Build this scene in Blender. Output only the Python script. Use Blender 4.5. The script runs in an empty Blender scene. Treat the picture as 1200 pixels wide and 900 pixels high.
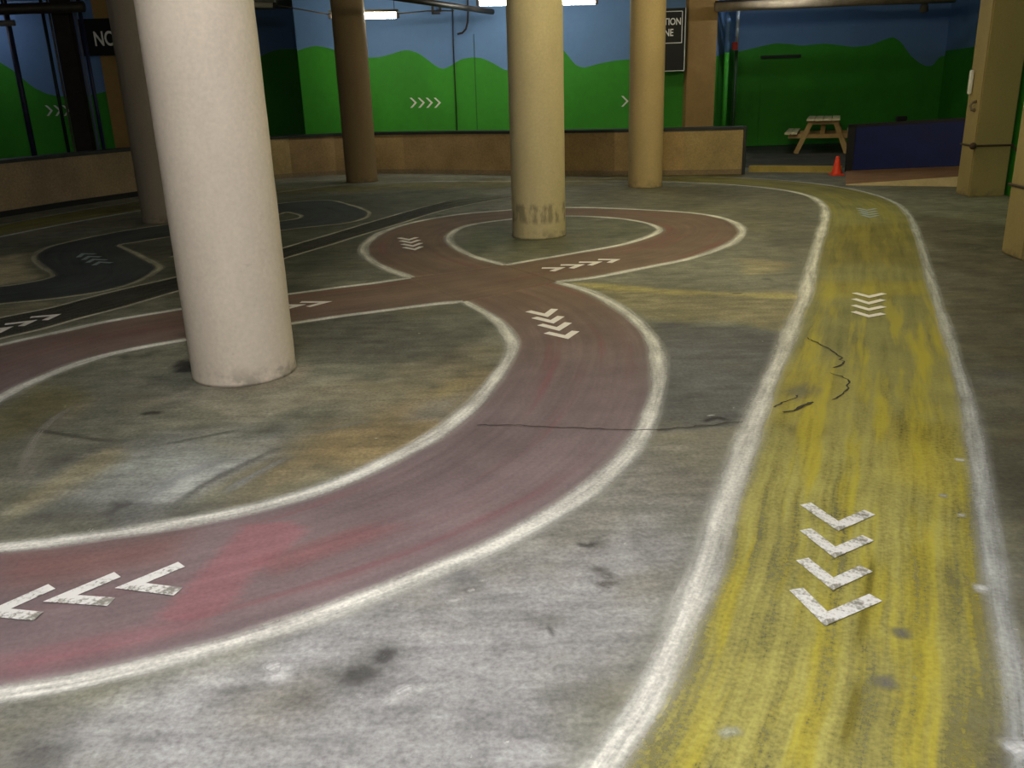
import bpy, bmesh, math, random
import numpy as np
from mathutils import Vector, Matrix

random.seed(4)
rng = np.random.default_rng(4)
SC = bpy.context.scene
COL = SC.collection

# ------------------------------------------------------------------ camera
FPX, HZ, ROLL, CAM_H = 1030.0, 350.0, math.radians(1.9), 1.6
TH = math.atan(HZ / FPX)
_F = np.array([0, math.cos(TH), -math.sin(TH)])
_U0 = np.array([0, math.sin(TH), math.cos(TH)])
_R0 = np.array([1.0, 0, 0])
_R = math.cos(ROLL) * _R0 - math.sin(ROLL) * _U0
_U = math.sin(ROLL) * _R0 + math.cos(ROLL) * _U0


def ray(px, py):
    return _F + (px - 600) / FPX * _R + (450 - py) / FPX * _U


def G(px, py, z=0.0):
    """Survey: where the sight line through a photo point meets the level z."""
    d = ray(px, py)
    t = (z - CAM_H) / d[2]
    return (d[0] * t, d[1] * t)


def W(px, py, Y):
    """Survey: where the sight line meets the upright plane y = Y -> (x, z)."""
    d = ray(px, py)
    t = Y / d[1]
    return (d[0] * t, CAM_H + d[2] * t)


cam = bpy.data.cameras.new('camera')
cam.sensor_width = 36.0
cam.lens = FPX / 1200 * 36
cam.clip_start = 0.05
cam.clip_end = 100
camo = bpy.data.objects.new('camera', cam)
COL.objects.link(camo)
M = Matrix.Identity(4)
for i in range(3):
    M[i][0], M[i][1], M[i][2] = _R[i], _U[i], -_F[i]
M[2][3] = CAM_H
camo.matrix_world = M
SC.camera = camo


# ------------------------------------------------------------------ colour helpers
def lin(c):
    out = []
    for v in c:
        v /= 255.0
        out.append(v / 12.92 if v <= 0.04045 else ((v + 0.055) / 1.055) ** 2.4)
    return tuple(out)


def rgba(c):
    return lin(c) + (1.0,)


def new_mat(name):
    m = bpy.data.materials.new(name)
    m.use_nodes = True
    nt = m.node_tree
    for n in list(nt.nodes):
        nt.nodes.remove(n)
    out = nt.nodes.new('ShaderNodeOutputMaterial')
    b = nt.nodes.new('ShaderNodeBsdfPrincipled')
    nt.links.new(b.outputs[0], out.inputs[0])
    return m, nt, b, out


def nd(nt, t, **kw):
    n = nt.nodes.new(t)
    for k, v in kw.items():
        setattr(n, k, v)
    return n


def noise(nt, vec, scale, detail=4, rough=0.55, vscale=None):
    if vscale is not None:
        mp = nd(nt, 'ShaderNodeMapping')
        mp.inputs['Scale'].default_value = vscale
        nt.links.new(vec, mp.inputs['Vector'])
        vec = mp.outputs[0]
    n = nd(nt, 'ShaderNodeTexNoise')
    n.inputs['Scale'].default_value = scale
    n.inputs['Detail'].default_value = detail
    n.inputs['Roughness'].default_value = rough
    nt.links.new(vec, n.inputs['Vector'])
    return n.outputs[0]


def mrange(nt, v, a, b, c, d, smooth=False):
    n = nd(nt, 'ShaderNodeMapRange')
    if smooth:
        n.interpolation_type = 'SMOOTHSTEP'
    for k, x in zip(('From Min', 'From Max', 'To Min', 'To Max'), (a, b, c, d)):
        n.inputs[k].default_value = x
    nt.links.new(v, n.inputs['Value'])
    return n.outputs[0]


def mth(nt, op, a, b):
    n = nd(nt, 'ShaderNodeMath', operation=op)
    for i, x in enumerate((a, b)):
        if isinstance(x, (int, float)):
            n.inputs[i].default_value = x
        else:
            nt.links.new(x, n.inputs[i])
    return n.outputs[0]


def mixc(nt, fac, a, b, blend='MIX'):
    n = nd(nt, 'ShaderNodeMix', data_type='RGBA', blend_type=blend)
    for i, x in ((0, fac), (6, a), (7, b)):
        if isinstance(x, (int, float)):
            n.inputs[i].default_value = x
        elif isinstance(x, tuple):
            n.inputs[i].default_value = x
        else:
            nt.links.new(x, n.inputs[i])
    return n.outputs[2]


def bump(nt, b, h, strength=0.3, dist=0.01):
    n = nd(nt, 'ShaderNodeBump')
    n.inputs['Strength'].default_value = strength
    n.inputs['Distance'].default_value = dist
    nt.links.new(h, n.inputs['Height'])
    nt.links.new(n.outputs[0], b.inputs['Normal'])


def plain(name, c, rough=0.6, var=0.18, scale=6.0, metal=0.0, bmp=0.0, vscale=None):
    """One painted / wooden / metal surface with mild mottling."""
    m, nt, b, out = new_mat(name)
    tc = nd(nt, 'ShaderNodeTexCoord').outputs['Object']
    n1 = noise(nt, tc, scale, 5, 0.6, vscale)
    n2 = noise(nt, tc, scale * 9, 3, 0.6)
    f = mth(nt, 'ADD', mrange(nt, n1, .3, .7, 1 - var, 1 + var), mrange(nt, n2, .3, .7, -var * .4, var * .4))
    col = mixc(nt, 1.0, rgba(c), f, 'MULTIPLY')
    nt.links.new(col, b.inputs['Base Color'])
    b.inputs['Roughness'].default_value = rough
    b.inputs['Metallic'].default_value = metal
    b.inputs['Specular IOR Level'].default_value = 0.3
    if bmp:
        bump(nt, b, n2, bmp, 0.01)
    return m


def emit(name, c, s):
    m, nt, b, out = new_mat(name)
    b.inputs['Base Color'].default_value = rgba(c)
    b.inputs['Emission Color'].default_value = rgba(c)
    b.inputs['Emission Strength'].default_value = s
    return m


# ------------------------------------------------------------------ mesh helpers
def mesh_obj(name, bm, mats, parent=None, smooth=False, loc=None):
    me = bpy.data.meshes.new(name)
    bmesh.ops.recalc_face_normals(bm, faces=bm.faces)
    bm.to_mesh(me)
    bm.free()
    for m in (mats if isinstance(mats, (list, tuple)) else [mats]):
        me.materials.append(m)
    if smooth:
        for p in me.polygons:
            p.use_smooth = True
    o = bpy.data.objects.new(name, me)
    COL.objects.link(o)
    if parent is not None:
        o.parent = parent
    if loc is not None:
        o.location = loc
    return o


def tag(o, label, cat, group=None):
    o['label'] = label
    o['category'] = cat
    if group:
        o['group'] = group
    return o


def thing(name, label, cat, loc=(0, 0, 0), rz=0.0, group=None):
    o = bpy.data.objects.new(name, None)
    o.empty_display_size = 0.1
    COL.objects.link(o)
    o.location = loc
    o.rotation_euler = (0, 0, rz)
    return tag(o, label, cat, group)


def struct(o):
    o['kind'] = 'structure'
    return o


def box(bm, c, s, mat=None, bevel=0.0, mi=0):
    """Box with centre c, size s, optional 3x3/4x4 transform."""
    r = bmesh.ops.create_cube(bm, size=1.0)
    vs = r['verts']
    for v in vs:
        v.co = Vector((v.co.x * s[0] + c[0], v.co.y * s[1] + c[1], v.co.z * s[2] + c[2]))
        if mat is not None:
            v.co = mat @ v.co
    fs = {f for v in vs for f in v.link_faces}
    for f in fs:
        f.material_index = mi
    if bevel:
        es = list({e for v in vs for e in v.link_edges})
        bmesh.ops.bevel(bm, geom=es, offset=bevel, segments=2, affect='EDGES', clamp_overlap=True)


def beam(bm, p0, p1, w, h, up=(0, 0, 1)):
    """Rectangular bar from p0 to p1, w sideways and h along up."""
    p0, p1 = Vector(p0), Vector(p1)
    d = (p1 - p0)
    L = d.length
    d.normalize()
    s = d.cross(Vector(up)).normalized()
    u = s.cross(d)
    Mx = Matrix((s, d, u)).transposed().to_4x4()
    Mx.translation = (p0 + p1) / 2
    box(bm, (0, 0, 0), (w, L, h), Mx, bevel=min(w, h) * .12)


def tube(bm, pts, r, seg=12, cap=True):
    pts = [Vector(p) for p in pts]
    rings = []
    n = len(pts)
    ref = None
    for i, p in enumerate(pts):
        t = (pts[min(i + 1, n - 1)] - pts[max(i - 1, 0)]).normalized()
        if ref is None:
            ref = Vector((0, 0, 1)) if abs(t.z) < .9 else Vector((1, 0, 0))
        a = t.cross(ref).normalized()
        b = a.cross(t).normalized()
        ref = b
        rr = r[i] if isinstance(r, (list, tuple)) else r
        rings.append([bm.verts.new(p + (a * math.cos(q) + b * math.sin(q)) * rr)
                      for q in [2 * math.pi * k / seg for k in range(seg)]])
    for i in range(n - 1):
        for k in range(seg):
            bm.faces.new((rings[i][k], rings[i][(k + 1) % seg], rings[i + 1][(k + 1) % seg], rings[i + 1][k]))
    if cap:
        bm.faces.new(rings[0][::-1])
        bm.faces.new(rings[-1])


def lathe(bm, prof, c=(0, 0), seg=48, z0=0.0):
    """prof: list of (radius, z)."""
    rings = []
    for r, z in prof:
        rings.append([bm.verts.new((c[0] + r * math.cos(2 * math.pi * k / seg),
                                    c[1] + r * math.sin(2 * math.pi * k / seg), z + z0)) for k in range(seg)])
    for i in range(len(prof) - 1):
        for k in range(seg):
            bm.faces.new((rings[i][k], rings[i][(k + 1) % seg], rings[i + 1][(k + 1) % seg], rings[i + 1][k]))
    bm.faces.new(rings[0][::-1])
    bm.faces.new(rings[-1])


def smooth_line(pts, step=0.06):
    """Catmull-Rom through points, resampled at even spacing."""
    P = np.array(pts, float)
    if len(P) > 2:
        E = np.vstack([2 * P[0] - P[1], P, 2 * P[-1] - P[-2]])
        out = []
        for i in range(1, len(E) - 2):
            p0, p1, p2, p3 = E[i - 1], E[i], E[i + 1], E[i + 2]
            for t in np.linspace(0, 1, 16, endpoint=False):
                out.append(.5 * (2 * p1 + (p2 - p0) * t + (2 * p0 - 5 * p1 + 4 * p2 - p3) * t * t
                                 + (3 * p1 - p0 - 3 * p2 + p3) * t ** 3))
        out.append(P[-1])
        P = np.array(out)
    s = np.concatenate([[0], np.cumsum(np.linalg.norm(np.diff(P, axis=0), axis=1))])
    n = max(2, int(s[-1] / step) + 1)
    q = np.linspace(0, s[-1], n)
    return np.stack([np.interp(q, s, P[:, 0]), np.interp(q, s, P[:, 1])], 1)


def resample(P, n):
    s = np.concatenate([[0], np.cumsum(np.linalg.norm(np.diff(P, axis=0), axis=1))])
    q = np.linspace(0, s[-1], n)
    return np.stack([np.interp(q, s, P[:, 0]), np.interp(q, s, P[:, 1])], 1)


def gp(pts):
    return [G(*p) for p in pts]


def sd_poly(X, poly):
    """Signed distance (negative inside) of the points X (n,2) to a polygon."""
    V = np.array(poly)
    n = len(V)
    d = np.full(len(X), 1e9)
    ins = np.zeros(len(X), bool)
    for i in range(n):
        a, b = V[i], V[(i + 1) % n]
        e = b - a
        w = X - a
        t = np.clip((w @ e) / max(e @ e, 1e-9), 0, 1)
        q = w - t[:, None] * e
        d = np.minimum(d, np.hypot(q[:, 0], q[:, 1]))
        c = ((a[1] > X[:, 1]) != (b[1] > X[:, 1]))
        xi = (b[0] - a[0]) * (X[:, 1] - a[1]) / (b[1] - a[1] + 1e-12) + a[0]
        ins ^= c & (X[:, 0] < xi)
    return np.where(ins, -d, d)


def sstep(a, b, x):
    t = np.clip((x - a) / (b - a), 0, 1)
    return t * t * (3 - 2 * t)


def grid_mesh(name, P, UV, C, mat, parent=None, z=None):
    """P (n,m,3) grid of points, UV (n,m,2), C (n,m,4) paint colour + cover."""
    n, m = P.shape[:2]
    me = bpy.data.meshes.new(name)
    idx = np.arange(n * m).reshape(n, m)
    F = np.stack([idx[:-1, :-1], idx[:-1, 1:], idx[1:, 1:], idx[1:, :-1]], -1).reshape(-1, 4)
    me.vertices.add(n * m)
    me.vertices.foreach_set('co', P.reshape(-1).astype(np.float32))
    me.loops.add(F.size)
    me.loops.foreach_set('vertex_index', F.reshape(-1).astype(np.int32))
    me.polygons.add(len(F))
    me.polygons.foreach_set('loop_start', np.arange(0, F.size, 4, dtype=np.int32))
    me.update(calc_edges=True)
    at = me.color_attributes.new('paint', 'FLOAT_COLOR', 'POINT')
    at.data.foreach_set('color', C.reshape(-1).astype(np.float32))
    uv = me.uv_layers.new(name='UVMap')
    uv.data.foreach_set('uv', UV.reshape(-1, 2)[F.reshape(-1)].reshape(-1).astype(np.float32))
    me.validate()
    # keep every face looking up
    if len(me.polygons) and me.polygons[0].normal.z < 0:
        me.flip_normals()
    me.materials.append(mat)
    o = bpy.data.objects.new(name, me)
    COL.objects.link(o)
    if parent is not None:
        o.parent = parent
    return o


# ------------------------------------------------------------------ materials
def floor_mat():
    m, nt, b, out = new_mat('worn_asphalt_and_concrete')
    tc = nd(nt, 'ShaderNodeTexCoord').outputs['Object']
    at = nd(nt, 'ShaderNodeAttribute', attribute_name='paint')
    big = noise(nt, tc, 1.1, 6, .62)
    mid = noise(nt, tc, 6.0, 6, .65)
    fine = noise(nt, tc, 55, 3, .6)
    drag = noise(nt, tc, 3.0, 5, .6, (1.0, 4.5, 1.0))
    f = mth(nt, 'MULTIPLY', mrange(nt, big, .3, .7, .66, 1.32), mrange(nt, mid, .3, .7, .7, 1.28))
    f = mth(nt, 'MULTIPLY', f, mrange(nt, fine, .3, .7, .74, 1.26))
    f = mth(nt, 'MULTIPLY', f, mrange(nt, drag, .3, .7, .76, 1.22))
    col = mixc(nt, 1.0, at.outputs['Color'], f, 'MULTIPLY')
    # ochre dirt
    st = noise(nt, tc, 0.9, 5, .6, (1.0, 1.6, 1.0))
    stf = mth(nt, 'MULTIPLY', mrange(nt, st, .5, .68, 0, .36, True), mrange(nt, mid, .35, .65, .2, 1.0))
    col = mixc(nt, stf, col, rgba((118, 108, 70)))
    # dark oil spots
    oi = noise(nt, tc, 2.6, 4, .6)
    col = mixc(nt, mrange(nt, oi, .63, .74, 0, .6, True), col, rgba((52, 52, 50)))
    # chalk flecks
    fl = noise(nt, tc, 17, 3, .7)
    fl2 = noise(nt, tc, 2.0, 2, .5)
    ff = mth(nt, 'MULTIPLY', mrange(nt, fl, .70, .76, 0, .8, True), mrange(nt, fl2, .45, .6, 0, 1))
    col = mixc(nt, ff, col, rgba((205, 203, 196)))
    nt.links.new(col, b.inputs['Base Color'])
    b.inputs['Roughness'].default_value = .7
    b.inputs['Specular IOR Level'].default_value = .25
    bump(nt, b, mth(nt, 'ADD', fine, mid), .35, .006)
    return m


def paint_mat(name, sx=26.0, sy=1.4, contrast=.35, edge=.34, tint=None, grain=60, warp=.0, tk=.6, tr=(.5, .66), soft=False, tint_fade=None):
    """Chalk / floor paint worn through to the floor; cover comes from the paint layer."""
    m, nt, b, out = new_mat(name)
    tc = nd(nt, 'ShaderNodeTexCoord')
    ob = tc.outputs['Object']
    at = nd(nt, 'ShaderNodeAttribute', attribute_name='paint')
    wn = nd(nt, 'ShaderNodeTexNoise')
    wn.inputs['Scale'].default_value = 1.7
    wn.inputs['Detail'].default_value = 3
    nt.links.new(ob, wn.inputs['Vector'])
    wv = nd(nt, 'ShaderNodeVectorMath', operation='MULTIPLY_ADD')
    nt.links.new(wn.outputs['Color'], wv.inputs[0])
    wv.inputs[1].default_value = (warp, warp * 1.5, 0)
    nt.links.new(tc.outputs['UV'], wv.inputs[2])
    uvw = wv.outputs[0]
    st = noise(nt, uvw, 1.0, 5, .6, (sx, sy, 1))
    st2 = noise(nt, uvw, 1.0, 4, .6, (sx * .45, sy * .7, 1))
    gr = noise(nt, ob, grain, 3, .6)
    bl = noise(nt, ob, 2.2, 5, .6)
    f = mth(nt, 'MULTIPLY', mrange(nt, st, .3, .7, 1 - contrast, 1 + contrast), mrange(nt, bl, .3, .7, .82, 1.16))
    f = mth(nt, 'MULTIPLY', f, mrange(nt, gr, .3, .7, .88, 1.12))
    col = mixc(nt, 1.0, at.outputs['Color'], f, 'MULTIPLY')
    if tint:
        k2 = mrange(nt, st2, tr[0], tr[1], 0, tk, True)
        if tint_fade:   # tint weakens towards the far stretch of the lane
            sy_ = nd(nt, 'ShaderNodeSeparateXYZ')
            nt.links.new(ob, sy_.inputs[0])
            k2 = mth(nt, 'MULTIPLY', k2, mrange(nt, sy_.outputs[1], tint_fade[0], tint_fade[1], 1, .25, True))
        col = mixc(nt, k2, col, rgba(tint))
    nt.links.new(col, b.inputs['Base Color'])
    b.inputs['Roughness'].default_value = .75
    b.inputs['Specular IOR Level'].default_value = .2
    n = mth(nt, 'ADD', mth(nt, 'MULTIPLY', st, .55), mth(nt, 'MULTIPLY', gr, .25))
    n = mth(nt, 'ADD', n, mth(nt, 'MULTIPLY', bl, .2))
    n = mrange(nt, n, .33, .67, 0, 1)
    k = mth(nt, 'ADD', n, mth(nt, 'SUBTRACT', mth(nt, 'MULTIPLY', at.outputs['Alpha'], 2.0), 1.0))
    cov = mrange(nt, k, .5 - edge, .5 + edge, 0, 1, True)
    if soft:
        cov = mth(nt, 'MINIMUM', mth(nt, 'MULTIPLY', at.outputs['Alpha'], mrange(nt, n, 0, 1, .5, 1.3)), 1.0)
    tr = nd(nt, 'ShaderNodeBsdfTransparent')
    mx = nd(nt, 'ShaderNodeMixShader')
    nt.links.new(cov, mx.inputs[0])
    nt.links.new(tr.outputs[0], mx.inputs[1])
    nt.links.new(b.outputs[0], mx.inputs[2])
    nt.links.new(mx.outputs[0], out.inputs[0])
    return m


def tape_mat(name, c, worn):
    m, nt, b, out = new_mat(name)
    ob = nd(nt, 'ShaderNodeTexCoord').outputs['Object']
    a = noise(nt, ob, 9, 4, .6)
    g = noise(nt, ob, 70, 3, .7)
    s = mth(nt, 'ADD', mth(nt, 'MULTIPLY', a, .65), mth(nt, 'MULTIPLY', g, .35))
    f = mrange(nt, s, .62 - worn, .68 - worn * .5, 0, 1, True)
    col = mixc(nt, f, rgba(c), rgba((128, 126, 118)))
    nt.links.new(col, b.inputs['Base Color'])
    b.inputs['Roughness'].default_value = .6
    return m


def ply_mat(name, c):
    m, nt, b, out = new_mat(name)
    ob = nd(nt, 'ShaderNodeTexCoord').outputs['Object']
    a = noise(nt, ob, 2.0, 5, .6)
    g = noise(nt, ob, 34, 3, .65)
    f = mth(nt, 'MULTIPLY', mrange(nt, a, .3, .7, .8, 1.2), mrange(nt, g, .3, .7, .82, 1.18))
    col = mixc(nt, 1.0, rgba(c), f, 'MULTIPLY')
    nt.links.new(col, b.inputs['Base Color'])
    b.inputs['Roughness'].default_value = .75
    b.inputs['Specular IOR Level'].default_value = .2
    return m


def column_mat(name, c, scuff_lo=None, scuff_hi=None, scuff=.6):
    """Roller-painted concrete with grime near the foot (object z = height)."""
    m, nt, b, out = new_mat(name)
    ob = nd(nt, 'ShaderNodeTexCoord').outputs['Object']
    a = noise(nt, ob, 1.6, 5, .6, (1, 1, .5))
    g = noise(nt, ob, 40, 4, .6)
    f = mth(nt, 'MULTIPLY', mrange(nt, a, .3, .7, .9, 1.08), mrange(nt, g, .3, .7, .93, 1.07))
    col = mixc(nt, 1.0, rgba(c), f, 'MULTIPLY')
    sp = nd(nt, 'ShaderNodeSeparateXYZ')
    nt.links.new(ob, sp.inputs[0])
    z = sp.outputs[2]
    if scuff_lo is not None:
        w = mth(nt, 'MULTIPLY', mrange(nt, z, scuff_lo - .06, scuff_lo, 0, 1, True), mrange(nt, z, scuff_hi, scuff_hi + .06, 1, 0, True))
        k = noise(nt, ob, 14, 4, .6, (1, 1, .3))
        w = mth(nt, 'MULTIPLY', w, mrange(nt, k, .42, .58, 0, scuff, True))
        col = mixc(nt, w, col, rgba((58, 54, 48)))
    gm = mth(nt, 'MULTIPLY', mrange(nt, z, 0, .16, 1, 0, True), mrange(nt, noise(nt, ob, 9, 4, .6), .45, .65, 0, .5, True))
    col = mixc(nt, gm, col, rgba((92, 84, 72)))
    mk = noise(nt, ob, 5.5, 3, .5, (1, 1, 1.4))
    col = mixc(nt, mth(nt, 'MULTIPLY', mrange(nt, mk, .68, .74, 0, .3, True), mrange(nt, z, 1.0, .5, 0, 1)), col, rgba((110, 104, 98)))
    nt.links.new(col, b.inputs['Base Color'])
    b.inputs['Roughness'].default_value = .7
    b.inputs['Specular IOR Level'].default_value = .25
    bump(nt, b, g, .25, .004)
    return m


MAT_FLOOR = floor_mat()
SKY = plain('sky_blue_mural_paint', (98, 132, 176), .7, .06, 1.2)
HILL = plain('grass_green_mural_paint', (54, 140, 36), .65, .14, 0.9, vscale=(1, 1, .6))
TAN = plain('tan_pillar_paint', (150, 120, 72), .7, .12, 3.0, bmp=.1)
BLACK = plain('black_paint', (22, 22, 22), .55, .2)
DARKRAIL = plain('dark_rail_paint', (40, 44, 40), .55, .25, 4)
WHITE = plain('white_paint', (215, 214, 205), .5, .05)
GREYM = plain('galvanised_steel', (120, 118, 110), .45, .15, 5, metal=.4)
DARKM = plain('dark_iron_pipe', (46, 40, 36), .5, .3, 6, metal=.2)
DUSTM = plain('dusty_pipe', (120, 106, 84), .7, .25, 5)
CEIL = plain('ceiling_concrete', (150, 147, 138), .85, .15, 1.0)
BLUEP = plain('blue_ramp_paint', (7, 24, 80), .55, .2, 3)
WOOD = plain('unpainted_picnic_wood', (178, 146, 92), .7, .18, 4, vscale=(1, 1, 1))
WOODTOP = plain('pale_picnic_boards', (205, 192, 148), .6, .12, 4)
BROWNB = plain('brown_ramp_board', (140, 104, 70), .75, .2, 3)
BEIGEB = plain('pale_ramp_edge_board', (190, 172, 128), .7, .15, 3)
CONE = plain('orange_cone_rubber', (240, 70, 38), .5, .1, 8)
ROPE = plain('dark_rope', (62, 48, 34), .8, .25, 30)
TAPE_CLEAN = tape_mat('white_tape', (236, 232, 226), -.06)
TAPE_WORN = tape_mat('worn_white_tape', (222, 222, 220), .13)
TAPE_FRAYED = tape_mat('frayed_white_tape', (226, 226, 226), .19)
TAPE_BLUE = tape_mat('pale_blue_tape', (150, 165, 170), .0)
RED_TRACK = paint_mat('red_track_paint', 14, .5, .16, .5, tint=(134, 66, 74), warp=.05, tk=.4, tr=(.52, .72))
YEL_TRACK = paint_mat('yellow_track_paint', 15, .75, .2, .62, tint=(178, 166, 52), warp=.06, tk=.85, tr=(.47, .62), tint_fade=(4.5, 7.5))
BLU_TRACK = paint_mat('slate_blue_track_paint', 12, .6, .2, .5)
BLK_TRACK = paint_mat('black_track_paint', 12, .6, .2, .5)
CHALK = paint_mat('chalk_line', 6, 2.0, .10, .55, grain=70, soft=True)

# ------------------------------------------------------------------ floor, with its stains and the painted recess shade
def C3(c):
    return np.array(lin(c))


PATCH = [  # (photo outline surveyed on the ground, paint colour, softness m, strength)
    ([(0, 1400), (0, 830), (200, 788), (450, 712), (640, 622), (750, 530), (838, 580), (836, 650), (700, 900), (500, 1400)], (142, 142, 143), .22, 1.0),
    ([(770, 500), (880, 505), (850, 590), (700, 640), (640, 640)], (122, 119, 106), .25, .7),
    ([(770, 378), (870, 381), (950, 396), (905, 470), (870, 503), (770, 503)], (88, 90, 90), .06, 1.0),
    ([(690, 333), (800, 337), (952, 346), (938, 388), (860, 379), (768, 374), (720, 352)], (128, 122, 92), .09, .9),
    ([(672, 332), (790, 339), (952, 347), (952, 351), (790, 345), (690, 337)], (165, 156, 96), .05, .8),
    ([(870, 305), (915, 308), (925, 318), (880, 319)], (150, 142, 108), .12, .8),
    ([(1100, 360), (1210, 364), (1210, 368), (1102, 364)], (150, 142, 92), .03, .9),
    ([(1075, 250), (1400, 290), (1700, 900), (1198, 880), (1165, 640), (1140, 480), (1100, 350)], (86, 83, 70), .15, .9),
    ([(1150, 430), (1195, 440), (1200, 455), (1155, 450)], (105, 106, 100), .1, .7),
    ([(1180, 640), (1260, 640), (1300, 900), (1195, 880)], (112, 112, 106), .2, .9),
    ([(430, 480), (560, 432), (600, 440), (545, 500), (450, 540), (310, 575), (250, 560), (330, 520)], (142, 124, 86), .25, .75),
    ([(0, 600), (60, 560), (200, 520), (340, 498), (330, 525), (200, 575), (100, 600)], (146, 150, 148), .2, .75),
    ([(130, 590), (230, 545), (330, 520), (340, 535), (240, 575), (150, 612)], (160, 164, 163), .1, .75),
    ([(0, 640), (0, 612), (60, 590), (170, 590), (250, 592), (150, 618)], (78, 78, 74), .15, .8),
    ([(0, 560), (40, 530), (120, 510), (140, 525), (60, 560)], (80, 80, 76), .15, .6),
    ([(0, 588), (70, 556), (130, 528), (142, 538), (60, 590), (0, 616)], (134, 128, 102), .06, .8),
    ([(20, 560), (45, 500), (95, 470), (105, 474), (60, 510), (35, 566)], (124, 120, 110), .04, .6),
    ([(505, 460), (538, 443), (552, 446), (517, 470)], (176, 162, 108), .03, .8),
    ([(500, 470), (545, 462), (520, 490), (480, 492)], (120, 122, 122), .08, .6),
    ([(0, 490), (40, 455), (90, 470), (50, 500), (0, 515)], (104, 98, 60), .2, .7),
    ([(160, 445), (300, 458), (420, 438), (430, 460), (300, 490), (160, 480)], (146, 143, 126), .2, .8),
    ([(380, 455), (470, 430), (560, 400), (590, 410), (540, 460), (430, 500), (370, 500)], (138, 130, 108), .2, .6),
    ([(230, 440), (240, 454), (290, 462), (350, 446), (362, 432), (345, 430), (285, 445)], (140, 132, 116), .07, .8),
    ([(198, 430), (213, 420), (230, 424), (228, 437), (205, 437)], (46, 45, 44), .03, 1.0),
    ([(345, 375), (540, 355), (590, 390), (500, 420), (380, 425), (345, 420)], (84, 84, 76), .2, .7),
    ([(-60, 300), (30, 298), (42, 318), (60, 325), (30, 332), (-60, 340)], (186, 177, 146), .14, 1.0),
    ([(-60, 272), (150, 248), (150, 262), (-60, 292)], (112, 106, 82), .25, .7),
    ([(40, 290), (210, 262), (210, 290), (180, 310), (60, 330)], (84, 84, 78), .25, .6),
    ([(320, 235), (600, 215), (470, 262), (420, 300), (340, 350), (320, 340)], (80, 84, 70), .3, .8),
    ([(0, 362), (60, 352), (80, 356), (0, 372)], (134, 130, 106), .08, .8),
    ([(0, 396), (70, 382), (80, 386), (0, 404)], (126, 124, 110), .05, .7),
    ([(535, 268), (600, 256), (760, 256), (770, 270), (592, 310)], (96, 98, 78), .2, .8),
    ([(530, 285), (590, 262), (600, 282), (560, 300)], (88, 94, 70), .15, .7),
    ([(660, 215), (960, 222), (940, 290), (880, 285), (840, 252), (700, 240)], (100, 98, 78), .3, .8),
    ([(900, 255), (960, 260), (950, 300), (885, 300)], (96, 95, 80), .15, .7),
    ([(460, 230), (560, 222), (590, 235), (500, 250)], (104, 108, 84), .25, .6),
    ([(300, 222), (870, 200), (870, 210), (310, 228)], (112, 106, 62), .2, .8),
    ([(870, 160), (1000, 160), (1000, 196), (870, 196)], (70, 68, 62), .2, 1.0),  # shade on the recess floor, painted in as a darker colour
    ([(390, 792), (455, 758), (472, 768), (420, 802), (390, 806)], (104, 104, 102), .05, .9),
    ([(270, 810), (360, 800), (380, 830), (300, 845)], (110, 108, 100), .08, .8),
    ([(0, 856), (50, 838), (96, 872), (40, 910), (0, 920)], (88, 88, 86), .08, .9),
    ([(620, 720), (665, 722), (660, 738), (625, 738)], (100, 99, 96), .05, .9),
    ([(700, 670), (800, 660), (800, 700), (720, 710)], (118, 116, 108), .08, .8),
    ([(310, 790), (322, 777), (334, 783), (330, 797), (315, 799)], (196, 196, 196), .015, 1.0),
    ([(455, 818), (480, 805), (492, 805), (475, 818)], (190, 190, 188), .01, 1.0),
    ([(540, 712), (555, 706), (553, 711)], (190, 190, 186), .008, 1.0),
    ([(690, 640), (700, 628), (720, 636), (706, 643)], (98, 97, 94), .015, .9),
]
FX = np.arange(-9.5, 8.51, .05)
FY = np.concatenate([np.arange(-1.0, 8.0, .03), np.arange(8.0, 23.0, .06)])
gx, gy = np.meshgrid(FX, FY)
X = np.stack([gx.ravel(), gy.ravel()], 1)
Cc = np.tile(C3((113, 114, 100)), (len(X), 1))
wob = .10 * np.sin(X[:, 0] * 5.1 + 1.3 * np.sin(X[:, 1] * 3.7)) + .06 * np.sin(X[:, 1] * 9.3 + 2.1 * np.sin(X[:, 0] * 7.9))
for poly, c, soft, k in PATCH:
    wp = np.array(gp(poly))
    lo, hi = wp.min(0) - soft * 2 - .2, wp.max(0) + soft * 2 + .2
    sel = np.where((X[:, 0] > lo[0]) & (X[:, 0] < hi[0]) & (X[:, 1] > lo[1]) & (X[:, 1] < hi[1]))[0]
    if not len(sel):
        continue
    d = sd_poly(X[sel], wp) + wob[sel] * min(1.0, soft * 6)
    a = (1 - sstep(-soft, soft, d)) * k
    Cc[sel] = Cc[sel] * (1 - a[:, None]) + C3(c) * a[:, None]
P3 = np.concatenate([X, np.zeros((len(X), 1))], 1).reshape(len(FY), len(FX), 3)
C4 = np.concatenate([Cc, np.ones((len(X), 1))], 1).reshape(len(FY), len(FX), 4)
floor = struct(grid_mesh('floor', P3, X.reshape(len(FY), len(FX), 2), C4, MAT_FLOOR))
# the floor beyond the surveyed part
bm = bmesh.new()
for (x0, x1, y0, y1) in ((-16, -9.5, -4, 24), (8.5, 14, -4, 24), (-9.5, 8.5, -4, -1), (-9.5, 8.5, 22.9, 24)):
    box(bm, ((x0 + x1) / 2, (y0 + y1) / 2, -.06), (x1 - x0, y1 - y0, .12))
fo = plain('plain_floor_concrete', (92, 90, 80), .8, .2, 2)
struct(mesh_obj('floor_surround', bm, fo))

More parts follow.
